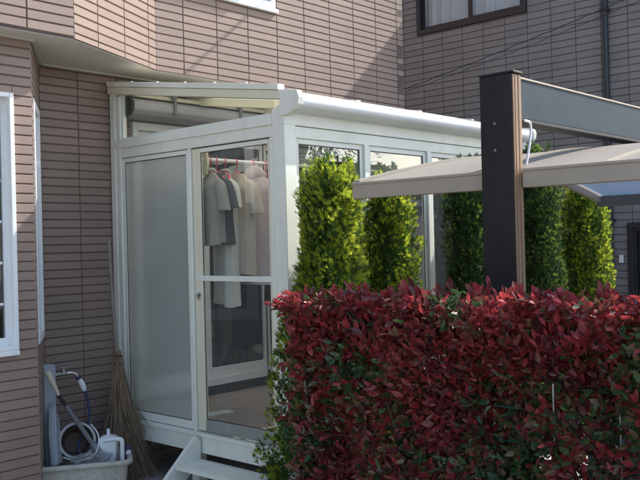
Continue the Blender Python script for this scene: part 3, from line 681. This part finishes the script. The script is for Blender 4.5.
# eave fascias either side of the post
for nm, a, c in (('near_fascia', PY1 + .002, RY1), ('near_fascia', RY0, PY0 - .012)):
    b = MB(); b.box((FX0, a, 1.872), (FX0 + .055, c, 1.945)); b.box((FX0 - .006, a, 1.944), (FX0 + .055, c, 1.958)); b.build(nm, M['fascia'], cp, bevel=.003)
b = MB(); b.box((FX1 - .055, RY0, 1.872), (FX1, RY1, 1.955)); b.build('far_fascia', M['greytube'], cp, bevel=.003)  # darker than the near fascia: shade on its inner side put into the colour
b = MB(); b.box((PX + .076, PY0 - .011, 1.876), (FX0 + .05, PY1 + .001, 1.94)); b.build('post_joint', M['fascia'], cp)
def za(x, h=.19):
    u = (x - FX0) / (FX1 - FX0); return 1.95 + h * 4 * u * (1 - u) * (1 - .12 * cos(2 * pi * u)) 
def arch_bar(y0, y1, dz0, dz1, name, m, par, n=28):
    vs = []; fs = []
    for i in range(n + 1):
        x = FX0 + .02 + (FX1 - FX0 - .04) * i / n; z = za(x)
        vs += [(x, y0, z + dz0), (x, y1, z + dz0), (x, y1, z + dz1), (x, y0, z + dz1)]
    for i in range(n):
        for k in range(4): a = i * 4 + k; b_ = i * 4 + (k + 1) % 4; fs.append((a, b_, b_ + 4, a + 4))
    fs += [(3, 2, 1, 0), (n * 4, n * 4 + 1, n * 4 + 2, n * 4 + 3)]
    mb = MB(); mb.add(vs, fs); return mb.build(name, m, par, smooth=False)
arch_bar(RY1 - .035, RY1 + .003, -.055, .016, 'gable_arch', M['gable'], cp)
arch_bar(RY0 - .003, RY0 + .035, -.055, .016, 'gable_arch', M['gable'], cp)
ny = 6; pw = (RY1 - RY0 - .07) / ny
for k in range(ny):
    y0 = RY0 + .035 + k * pw; n = 28; vs = []; fs = []
    for i in range(n + 1):
        x = FX0 + .03 + (FX1 - FX0 - .06) * i / n; z = za(x); vs += [(x, y0 + .004, z), (x, y0 + pw - .004, z)]
    for i in range(n): fs.append((i * 2, i * 2 + 2, i * 2 + 3, i * 2 + 1))
    mb = MB(); mb.add(vs, fs); mb.build('roof_panel', M['smoke'], cp, smooth=True)
    if k: arch_bar(y0 - .012, y0 + .012, -.03, .007, 'roof_rib', M['fascia'], cp)
# hanging rods between beam and roof
for x in (3.62, 6.2):
    y = 1.955
    b = MB(); b.tube(spline([(x - .06, y, 2.188), (x - .01, y, 2.185), (x + .004, y, 2.165), (x - .005, y, 2.10), (x - .045, y, za(x) + .0)], 6), .0062, 8)
    b.build('hanger_rod', M['steel'], cp, smooth=True)
b = MB(); b.box((PX + .08, BYc - .03, 2.15), (PX + .15, BYc + .03, 2.18)); b.build('beam_bracket', M['greytube'], cp, bevel=.003)

# ------------------------------------------------------------------ foliage
def leaf(mb, p, axis, nrm, L_, Wd, mi, fold=.25, curl=.15):
    fold *= rnd.uniform(.3, 2.2)
    ax = axis.normalized(); n = nrm - ax * nrm.dot(ax)
    n = n.normalized() if n.length > 1e-4 else ax.orthogonal().normalized(); s_ = ax.cross(n)
    c = [(0, 0), (.33, .85), (.68, .8), (1, 0)]
    def P(t, w, h): return p + ax * (L_ * t) + s_ * (Wd * .5 * w) + n * (L_ * h)
    b0 = P(0, 0, 0); m1 = P(.33, 0, -fold * .25); m2 = P(.68, 0, -fold * .25 - curl * .2); t_ = P(1, 0, -curl)
    l1 = P(.33, .9, 0); l2 = P(.68, .8, -curl * .25); r1 = P(.33, -.9, 0); r2 = P(.68, -.8, -curl * .25)
    mb.add([b0, m1, m2, t_, l1, l2, r1, r2], [(0, 1, 4), (4, 1, 2, 5), (5, 2, 3), (0, 6, 1), (6, 7, 2, 1), (7, 3, 2)], mi)

HM = [leaf_mat('leaf_bright_red', (.44, .062, .068), (.28, .042, .042), .35, .42, spec=.6),
      leaf_mat('leaf_dark_red', (.25, .06, .05), (.13, .036, .032), .4, .3, spec=.6),
      leaf_mat('leaf_bronze', (.22, .11, .055), (.13, .10, .05), .35, .25, spec=.5),
      leaf_mat('leaf_green', (.08, .13, .045), (.04, .085, .035), .32, .25, spec=.6)]
def hedge():
    r = random.Random(21)
    t = thing('photinia_hedge', (3.02, 1.3, 0), 'dense photinia hedge, bright red new leaves on top over dark green ones', 'hedge')
    HX0, HX1, HY0, HY1, HZ = 2.80, 3.27, -.9, 2.79, 1.36
    def bump(y, z): return .05 * sin(y * 7 + z * 3) + .045 * sin(y * 13 - z * 9 + 1) + .035 * sin(z * 11 + 2 + y * 4)
    mb = MB(); mbs = MB()
    def shoot(p, d, kind, n, size):
        up = Vector((0, 0, 1)); d = d.normalized(); u = d.orthogonal().normalized(); w = d.cross(u); a0 = r.uniform(0, 6.28)
        for k in range(n):
            a = a0 + k * 2.4; sp = r.uniform(.35, 1.15) * (.5 + .6 * (n - k) / n)
            ax = d * cos(sp) + (u * cos(a) + w * sin(a)) * sin(sp)
            q = p - d * (.012 * (n - k)) + Vector((r.uniform(-1, 1), r.uniform(-1, 1), r.uniform(-1, 1))) * .006
            nn = (d - ax * .3 + Vector((r.uniform(-.3, .3),) * 3))
            s_ = size * r.choice((r.uniform(.55, .9), r.uniform(.85, 1.25)))
            if kind == 'top': mi = 0 if r.random() < .82 else 1
            elif kind == 'red': mi = 0 if r.random() < .30 else 1
            elif kind == 'mix': mi = r.choice((0, 1, 2, 2, 3, 3))
            else: mi = r.choice((3, 3, 3, 2))
            leaf(mb, q, ax, nn, s_, s_ * r.uniform(.40, .54), mi, curl=r.uniform(.0, .25))
    # top surface
    for i in range(1500):
        y = r.uniform(HY0, HY1); x = r.uniform(HX0 + .02, HX1); z = HZ + bump(y, x * 3) * .8 - .03 + r.uniform(-.05, .03) - max(0, y - 2.55) * .12
        shoot(Vector((x, y, z)), Vector((r.uniform(-.55, .45), r.uniform(-.5, .5), r.uniform(.5, 1.2))), 'top' if r.random() < .8 else 'red', r.randint(6, 9), .056)
    for i in range(110):   # taller sprigs
        y = r.uniform(HY0, HY1 - .05); x = r.uniform(HX0 + .05, HX1 - .05); h = r.uniform(.02, .10)
        z = HZ + h; shoot(Vector((x, y, z)), Vector((r.uniform(-.3, .3), r.uniform(-.3, .3), 1)), 'top', 8, .056)
        mbs.tube([(x, y, HZ - .15), (x, y, z)], .003, 5)
    # faces
    def thin(y, z): return y < 1.34 and z < 1.0 and y > .6
    def face(n, fn, deep=0):
        for i in range(n):
            y, z, x, d = fn()
            if z > 1.12: kind = r.choice(('top', 'top', 'red', 'red', 'mix')) if not deep else 'mix'
            elif z > .8: kind = r.choice(('top', 'red', 'mix', 'mix', 'mix', 'green')) if not deep else 'mix'
            else: kind = r.choice(('red', 'red', 'mix', 'mix', 'green')) if not deep else 'green'
            patch = sin(y * 5.1 + z * 7.3) + sin(y * 9.7 - z * 4.1 + 2)
            if patch > 1.0 and kind in ('red', 'mix'): kind = 'green'
            elif patch < -1.1 and z < 1.2: kind = 'red'
            if thin(y, z) and r.random() < .5: continue
            shoot(Vector((x, y, z)), d, kind, r.randint(5, 8), .047)
    def fr():
        y = r.uniform(HY0, HY1); z = 1.42 * r.random() ** .8; x = HX0 + bump(y, z) + r.uniform(-.02, .05) - .0
        return y, z, x, Vector((-1, r.uniform(-.8, .8), r.uniform(-.3, 1.0)))
    def bk():
        y = r.uniform(HY0, HY1); z = 1.4 * r.random(); return y, z, HX1 + bump(y, z + 2) + r.uniform(-.04, .02), Vector((1, r.uniform(-.8, .8), r.uniform(-.3, 1)))
    def en():
        x = r.uniform(HX0, HX1); z = 1.4 * r.random(); return HY1 + .09 * (1 - z / 1.4) + bump(x * 2, z) * .5 - .05 + r.uniform(-.05, .03), z, x, Vector((r.uniform(-.8, .8), 1, r.uniform(-.3, 1)))
    def mid():
        y = r.uniform(HY0, HY1); z = 1.35 * r.random(); return y, z, r.uniform(HX0 + .05, HX0 + .2), Vector((-1, r.uniform(-1, 1), r.uniform(-.6, 1)))
    face(6200, fr); face(1500, bk); face(650, en); face(2100, mid, 1)
    mb.build('foliage', HM, t)
    for i in range(13):
        y = HY0 + .15 + i * .3; x = 3.03 + r.uniform(-.03, .03)
        mbs.tube([(x, y, 0), (x + .01, y + .02, .5), (x - .02, y - .02, 1.2)], [.016, .012, .006], 7)
        for k in range(26):
            z = r.uniform(.15, 1.15); a = r.uniform(0, 6.28); l_ = r.uniform(.12, .27)
            mbs.tube([(x, y, z), (x + cos(a) * l_ * .5, y + sin(a) * l_ * .5, z + l_ * .5), (x + cos(a) * l_ * .85, y + sin(a) * l_ * .7, z + l_ * 1.1)], [.006, .004, .002], 5)
    mbs.build('branches', M['bark'], t)
hedge()

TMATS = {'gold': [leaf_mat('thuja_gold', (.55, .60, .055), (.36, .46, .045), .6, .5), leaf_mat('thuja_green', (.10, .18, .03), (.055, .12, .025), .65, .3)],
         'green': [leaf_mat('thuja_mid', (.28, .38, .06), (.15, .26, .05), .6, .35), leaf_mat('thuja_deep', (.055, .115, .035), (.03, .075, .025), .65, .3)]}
def spray(mb, p, d, side, size, r, mi):
    """flat fan of scale leaves: five narrow blades"""
    d = d.normalized(); s_ = (side - d * side.dot(d)); s_ = s_.normalized() if s_.length > 1e-3 else d.orthogonal().normalized()
    n = d.cross(s_)
    for a, l_ in ((-.85, .5), (-.55, .75), (-.25, .9), (.02, 1), (.3, .9), (.58, .72), (.88, .5)):
        a += r.uniform(-.12, .12); ax = d * cos(a) + s_ * sin(a) + n * r.uniform(-.15, .15); sd_ = (s_ * cos(a) - d * sin(a)) * (size * .062); L_ = size * l_ * r.uniform(.8, 1.15)
        q = p + d * (size * .12)
        mb.add([q, q + ax * L_ * .5 + sd_, q + ax * L_, q + ax * L_ * .5 - sd_], [(0, 1, 2, 3)], mi)
def conifer(x, y, h, rad, kind, label, seed, lean=0, prof=None, plumes=150, gold=.6):
    r = random.Random(seed)
    t = thing('conifer', (x, y, 0), label, 'conifer', 'columnar conifers along the sunroom')
    mb = MB()
    prof = prof or (lambda u: (1 - .12 * u) * min(1, ((1 - u) / .20) ** .5) if u < 1 else 0)
    tr = MB(); tr.tube([(x, y, 0), (x + lean * .4, y, h * .5), (x + lean, y, h * .93)], [.03, .02, .004], 8)
    for k in range(40):
        z = h * (.08 + .8 * k / 40); a = k * 2.4; l_ = rad * prof(z / h) * .8
        tr.tube([(x + lean * z / h, y, z), (x + lean * z / h + cos(a) * l_, y + sin(a) * l_, z + l_ * .9)], [.007, .002], 5)
    tr.build('trunk', M['bark'], t)
    for i in range(plumes):
        u = (i + .5) / plumes; a = i * 2.39996 + r.uniform(-.3, .3)
        pl = r.uniform(.16, .30); z0 = u * (h - pl * .8) - .02; rr = rad * prof(min(.995, (z0 + pl * .45) / h)) * (1 + .10 * sin(3 * a + seed + u * 7) + r.uniform(-.10, .10))
        inner = r.random() < .18
        ro = rr * (.45 if inner else r.uniform(.70, .92)); base = Vector((x + lean * z0 / h + cos(a) * ro * .75, y + sin(a) * ro * .75, z0))
        top = Vector((x + lean * z0 / h + cos(a) * ro * 1.02, y + sin(a) * ro * 1.02, z0 + pl)); pr_ = r.uniform(.045, .075) * (rad / .24) ** .5
        if seed == 11 and base.y > 3.50 and base.x > 3.58: continue
        axis = top - base; od = Vector((cos(a), sin(a), 0)); tg = Vector((-sin(a), cos(a), 0))
        for k in range(92):
            v = r.random() ** .8; b_ = r.uniform(0, 6.28); wv = pr_ * (sin(pi * min(1, .12 + .86 * v)) ** .7)
            off = (od * cos(b_) + tg * sin(b_)); q = base + axis * v + off * wv * r.uniform(.45, 1)
            dr = axis.normalized() * r.uniform(.8, 1.5) + off * r.uniform(.35, .9) + od * .25
            mi = 0 if (r.random() < gold * (.30 + .75 * v) * (.62 + .55 * z0 / h)) and not inner and off.dot(od) > -.3 else 1  # gold thickens toward tips and top: new growth plus sunlit brightness put into colour
            spray(mb, q, dr, tg.lerp(od, r.random() * .8) + Vector((r.uniform(-.4, .4), r.uniform(-.4, .4), 0)), r.uniform(.022, .042), r, mi)
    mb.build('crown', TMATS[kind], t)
    return t
P1 = lambda u: (.76 + 1.22 / (1 + math.exp((u - .48) * 13))) * min(1, ((1.0 - u) / .11) ** .45) if u < 1 else 0
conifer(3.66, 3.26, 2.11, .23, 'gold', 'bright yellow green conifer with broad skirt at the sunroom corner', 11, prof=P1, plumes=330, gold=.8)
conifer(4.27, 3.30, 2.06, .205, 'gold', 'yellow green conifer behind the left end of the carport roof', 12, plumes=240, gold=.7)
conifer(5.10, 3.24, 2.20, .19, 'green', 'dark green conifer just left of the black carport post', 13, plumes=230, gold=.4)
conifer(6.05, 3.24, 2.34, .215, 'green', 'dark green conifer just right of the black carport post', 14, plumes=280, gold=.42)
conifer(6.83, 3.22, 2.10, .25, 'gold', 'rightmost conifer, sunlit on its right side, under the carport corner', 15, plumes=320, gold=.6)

def reflected_tree(x, y, h, label):
    r = random.Random(31); t = thing('reflected_tree', (x, y, 0), label, 'tree')
    tr = MB(); tr.tube([(x, y, 0), (x + .1, y, h * .4), (x - .05, y + .1, h * .75)], [.14, .10, .04], 9)
    mb = MB()
    for k in range(34):
        a = k * 2.4; z = h * (.38 + .6 * r.random()); q = sin(pi * min(1, (z / h - .3) / .75)) ** .6 * h * .27
        c_ = Vector((x + cos(a) * q * r.uniform(.4, 1), y + sin(a) * q * r.uniform(.4, 1), z))
        tr.tube([(x, y, h * .35 + (z - h * .35) * .4), c_], [.03, .008], 5)
        for i in range(150):
            d = Vector((r.gauss(0, 1), r.gauss(0, 1), r.gauss(0, .7))).normalized(); p = c_ + d * h * .085 * r.uniform(.3, 1.1)
            leaf(mb, p, d + Vector((r.uniform(-.6, .6), r.uniform(-.6, .6), -.2)), Vector((0, 0, 1)), .10, .05, r.choice((0, 1)))
    tr.build('trunk', M['bark'], t); mb.build('crown', TMATS['green'], t)
reflected_tree(10.9, -3.2, 5.2, 'leafy tree added out of view for the reflection at the left of the front sunroom glass')  # unseen tree, added to give the front glass a dark leafy reflection

# ------------------------------------------------------------------ wire fence inside the hedge, box behind it
wf = thing('wire_fence', (3.0, 1.0, 0), 'green wire mesh fence grown through by the red hedge', 'fence')
b = MB()
for z in (.1, .35, .6, .82, .87, 1.0): b.tube([(2.90, -1.5, z), (2.90, 1.75, z)], .004, 6)
for k in range(34): y = -1.45 + k * .095; b.tube([(2.896, y, .08), (2.896, y, 1.02)], .002, 5)
b.build('mesh_panel', M['fencegreen'], wf)
for y in (1.27, -.6):
    b = MB(); b.tube([(2.915, y, 0), (2.915, y, 1.05)], .014, 10); b.build('post', M['fencegreen'], wf, smooth=True)
for y, lab in ((1.215, 'thin pale stake in the hedge at the far right'), (1.46, 'thin pale stake in the hedge right of the black post')):
    b = MB(); b.tube([(2.83, y, 0), (2.83, y + .004, 1.12)], .003, 8); props(b.build('plant_stake', M['stake'], smooth=True), lab, 'stake', 'stakes in the hedge')
bx = thing('storage_box', (3.9, 1.15, 0), 'pale blue grey box with red lid half hidden behind the hedge', 'storage box')
b = MB(); b.box((3.62, .72, 0), (4.2, 1.72, .92)); b.build('body', M['greybox'], bx, bevel=.02, seg=3)
b = MB(); b.box((3.59, .69, .925), (4.23, 1.75, 1.04)); b.build('lid', M['redbox'], bx, bevel=.03, seg=3)
b = MB(); b.box((3.60, 1.15, .80), (3.619, 1.30, .86)); b.build('latch', M['chrome'], bx, bevel=.003)

# ------------------------------------------------------------------ things by the tap
def rbox(x0, x1, y0, y1, r, n=6):
    pts = []
    for cx_, cy_, a0 in ((x1 - r, y1 - r, 0), (x0 + r, y1 - r, 90), (x0 + r, y0 + r, 180), (x1 - r, y0 + r, 270)):
        for k in range(n + 1): a = R(a0 + 90 * k / n); pts.append((cx_ + r * cos(a), cy_ + r * sin(a)))
    return pts
def loft(loops, closed_bottom=False):
    mb = MB(); n = len(loops[0]); vs = [p for l_ in loops for p in l_]
    fs = [(k * n + i, k * n + (i + 1) % n, (k + 1) * n + (i + 1) % n, (k + 1) * n + i) for k in range(len(loops) - 1) for i in range(n)]
    if closed_bottom: fs.append(tuple(range((len(loops) - 1) * n, len(loops) * n)))
    mb.add(vs, fs); return mb
# sink tub
tub = thing('sink_tub', (3.08, 5.0, 0), 'grey beige resin sink tub with rounded rim below the tap', 'tub')
TZ = .275; rot = Matrix.Translation((3.085, 4.99, 0)) @ Matrix.Rotation(R(-33), 4, 'Z')
def lp_(w, d, r, z): return [tuple(rot @ Vector((x, y, z))) for x, y in rbox(-w, w, -d, d, r)]
lo = [lp_(.28, .17, .05, .0), lp_(.285, .175, .05, .10), lp_(.30, .19, .06, TZ - .035), lp_(.322, .212, .07, TZ - .034), lp_(.33, .22, .075, TZ - .022), lp_(.33, .22, .075, TZ - .006),
      lp_(.322, .212, .07, TZ), lp_(.308, .198, .065, TZ), lp_(.298, .188, .06, TZ - .008), lp_(.285, .175, .055, .06), lp_(.26, .15, .05, .04)]
loft(lo, True).build('basin', M['tubgrey'], tub, smooth=True)
# water post and tap
wp = thing('water_post', (3.0, 5.2, 0), 'blue grey square water post with chrome tap against the tiled wall', 'water post')
b = MB(); b.box((2.925, 5.15, 0), (3.012, 5.24, .88)); b.build('column', M['bluegrey'], wp, bevel=.008)
tp = MB(); tp.tube([(3.01, 5.2, .80), (3.12, 5.2, .80)], .014, 12); tp.tube([(3.10, 5.2, .80), (3.10, 5.2, .835)], .011, 10); tp.tube([(3.075, 5.2, .842), (3.135, 5.2, .842)], .006, 8)
tp.tube(spline([(3.12, 5.2, .80), (3.16, 5.19, .80), (3.185, 5.18, .785), (3.195, 5.175, .76)], 5), .011, 12); tp.build('tap', M['chrome'], wp, smooth=True)
hs = thing('garden_hose', (3.2, 5.15, .7), 'navy garden hose with white connector hanging from the tap', 'hose')
b = MB(); b.tube([(3.19, 5.176, .775), (3.20, 5.172, .755)], .018, 14); b.build('collar', M['navy'], hs, smooth=True)
b = MB(); b.tube([(3.20, 5.172, .757), (3.215, 5.168, .725), (3.228, 5.164, .69), (3.232, 5.162, .67)], [.014, .021, .019, .012], 14); b.build('connector', M['whitep'], hs, smooth=True)
b = MB(); b.tube(spline([(3.23, 5.162, .675), (3.245, 5.15, .62), (3.245, 5.13, .54), (3.215, 5.10, .46), (3.15, 5.07, .40), (3.10, 5.04, .33), (3.12, 4.99, .25), (3.2, 4.95, .2), (3.1, 4.95, .15)], 6), .0085, 10); b.build('tube', M['navy'], hs, smooth=True)
# round grey pail lying on its side
def disc_thing(): pass
pl = thing('pail', (3.10, 5.02, .30), 'grey plastic pail lying on its side in the sink tub', 'pail')
ax = Vector((-.45, -.88, .30)).normalized(); cen = Vector((3.085, 5.03, .375)); u = ax.orthogonal().normalized(); w = ax.cross(u)
def ring(c, r_, n=32): return [tuple(c + (u * cos(2 * pi * k / n) + w * sin(2 * pi * k / n)) * r_ * .88) for k in range(n)]
loft([ring(cen - ax * .19, .001), ring(cen - ax * .19, .085), ring(cen, .122), ring(cen, .135), ring(cen + ax * .018, .137), ring(cen + ax * .02, .118)]).build('shell', M['pail'], pl, smooth=True)
loft([ring(cen + ax * .019, .118), ring(cen - ax * .16, .08), ring(cen - ax * .165, .001)]).build('inside', M['muddy'], pl, smooth=True)
b = MB(); b.tube(spline([cen + u * .135 + ax * .01, cen + u * .10 + w * .09 + ax * .05, cen + w * .145 + ax * .06, cen - u * .10 + w * .09 + ax * .05, cen - u * .135 + ax * .01], 6), .004, 8); b.build('handle', M['steel'], pl, smooth=True)
# dustpan leaning on water post
dp = thing('dustpan', (2.93, 5.02, .25), 'pale blue grey dustpan standing on end at the left of the tub', 'dustpan')
b = MB(); b.prism([(2.895, 4.98, .25), (2.99, 5.05, .25), (3.005, 5.10, .52), (2.965, 5.10, .64), (2.935, 5.06, .60), (2.905, 5.02, .45)], (-.02, .028, 0)); b.build('pan', M['bluegrey'], dp, bevel=.008)
b = MB(); b.tube([(2.905, 4.99, .26), (2.925, 5.03, .45), (2.95, 5.075, .62)], .012, 10); b.build('rim', M['bluegrey'], dp, smooth=True)
# long handled brush
br = thing('deck_brush', (3.12, 5.0, .27), 'deck brush with beige grip and grey shaft leaning over the tub', 'brush')
A = Vector((2.895, 5.06, .855)); Bq = Vector((2.972, 5.055, .69)); Cq = Vector((3.15, 4.96, .36)); Dq = Vector((3.20, 4.93, .285))
b = MB(); b.tube([A, A.lerp(Bq, .05), A.lerp(Bq, .5), Bq], [.018, .021, .018, .011], 12); b.build('grip', M['beigep'], br, smooth=True)
b = MB(); b.tube([Bq, Bq.lerp(Cq, .22)], .013, 12); b.build('joint', M['black'], br, smooth=True)
b = MB(); b.tube([Bq.lerp(Cq, .22), Cq], .0155, 12); b.build('shaft', M['greytube'], br, smooth=True)
b = MB(); b.tube([Cq, Cq.lerp(Dq, .4), Dq], [.016, .036, .05], 10); b.build('head', M['greytube'], br, smooth=True)
# white pitcher-like jug with a square handle
jg = thing('jug', (3.3, 4.86, .25), 'white plastic jug with square handle and small spout in the tub', 'jug')
mj = Matrix.Translation((3.265, 4.90, .225)) @ Matrix.Rotation(R(-42), 4, 'Z')
def jl(w, d, r, z, ox=0): return [tuple(mj @ Vector((x + ox, y, z))) for x, y in rbox(-w, w, -d, d, r, 4)]
loft([jl(.05, .05, .02, 0, -.02), jl(.06, .055, .02, .10, -.02), jl(.062, .056, .02, .145, -.02), jl(.05, .045, .02, .165, -.02), jl(.02, .02, .015, .175, -.02)], True).build('body', M['whitep'], jg, smooth=True)
hb = MB(); hb.tube([mj @ Vector(p) for p in spline([(-.045, -.06, .15), (.02, -.065, .158), (.065, -.065, .155), (.077, -.065, .135), (.077, -.065, .06), (.077, -.065, .0)], 4)], .015, 10); hb.build('handle', M['whitep'], jg, smooth=True)
hb = MB(); hb.tube([mj @ Vector((-.02, 0, .17)), mj @ Vector((-.02, 0, .215))], [.013, .010], 12); hb.build('spout', M['whitep'], jg, smooth=True)
# dark pouch and white cap right of jug
pc = thing('cleaning_bottle', (3.38, 4.88, .2), 'dark purple bottle with white cap at the right end of the tub', 'bottle')
mq = Matrix.Translation((3.375, 4.875, .20))
b = MB(); b.tube([mq @ Vector((0, 0, 0)), mq @ Vector((0, 0, .085)), mq @ Vector((0, 0, .105)), mq @ Vector((0, 0, .115))], [.032, .032, .018, .014], 16); b.build('body', mat('dark_purple_plastic', (.05, .03, .08), .4), pc, smooth=True)
b = MB(); b.tube([(3.36, 4.84, .272), (3.335, 4.815, .278)], .016, 14); b.build('cap', M['whitep'], pc, smooth=True)
# crumpled clear bag
bm = bmesh.new(); bmesh.ops.create_icosphere(bm, subdivisions=4, radius=1); rb = random.Random(3)
from mathutils import noise
for v in bm.verts:
    c = v.co.copy(); k = 1 + .35 * noise.noise(c * 2.2) + .25 * noise.noise(c * 5.1 + Vector((3, 1, 2)))
    v.co = Vector((c.x * .115 * k, c.y * .07 * k, (c.z * .035 + .012) * k))
me = bpy.data.meshes.new('plastic_bag'); bm.to_mesh(me); bm.free(); me.materials.append(M['bag'])
pb = bpy.data.objects.new('plastic_bag', me); COL.objects.link(pb); pb.location = (3.10, 4.89, .265); pb.rotation_euler = (0, 0, R(-30)); props(pb, 'crumpled clear plastic bag on the near rim of the sink tub', 'plastic bag')

# besom broom leaning against the sunroom's wall post
bs = thing('besom_broom', (3.58, 5.1, 0), 'brown bamboo twig broom leaning upright between tiled wall and sunroom', 'broom')
b = MB(); b.tube([(3.487, 5.21, 1.72), (3.492, 5.19, 1.3), (3.50, 5.16, .9), (3.51, 5.15, .8)], [.011, .0125, .014, .014], 10); b.build('handle', M['bamboo'], bs, smooth=True)
rb = random.Random(5); b = MB()
for k in range(620):
    a = rb.uniform(0, 6.28); q = rb.random() ** .6; top = Vector((3.50 + cos(a) * .026 * q, 5.165 + sin(a) * .026 * q, .92 - rb.uniform(0, .25)))
    sp_ = rb.uniform(.03, .27) * (.4 + q * .7); ln = rb.uniform(.55, .92); zt_ = max(.015, top.z - ln)
    dx = cos(a) * sp_ * .9 + .055; dy = sin(a) * sp_ * .55 - .09
    mid_ = top + Vector((dx * .28, dy * .28, (zt_ - top.z) * .55)); end = Vector((top.x + dx, top.y + dy, zt_))
    mid_ += Vector((rb.uniform(-1, 1), rb.uniform(-1, 1), 0)) * .012
    b.tube([top, top.lerp(mid_, .5) + Vector((rb.uniform(-1, 1), rb.uniform(-1, 1), 0)) * .004, mid_, mid_.lerp(end, .5) + Vector((rb.uniform(-1, 1), rb.uniform(-1, 1), 0)) * .01, end], [.0028, .0024, .002, .0016, .0008], 4, cap=False)
    if rb.random() < .5:
        e2 = end + Vector((rb.uniform(-.05, .05), rb.uniform(-.04, .04), rb.uniform(.0, .12))); b.tube([mid_, mid_.lerp(e2, .6), e2], [.0016, .0012, .0006], 3, cap=False)
b.build('twigs', M['twig'], bs)
for z in (.88, .82, .74):
    b = MB(); b.tube([(3.505 + .031 * cos(2 * pi * k / 16), 5.16 + .031 * sin(2 * pi * k / 16), z) for k in range(17)], .0035, 6)
    b.build('binding', M['black'], bs, smooth=True)
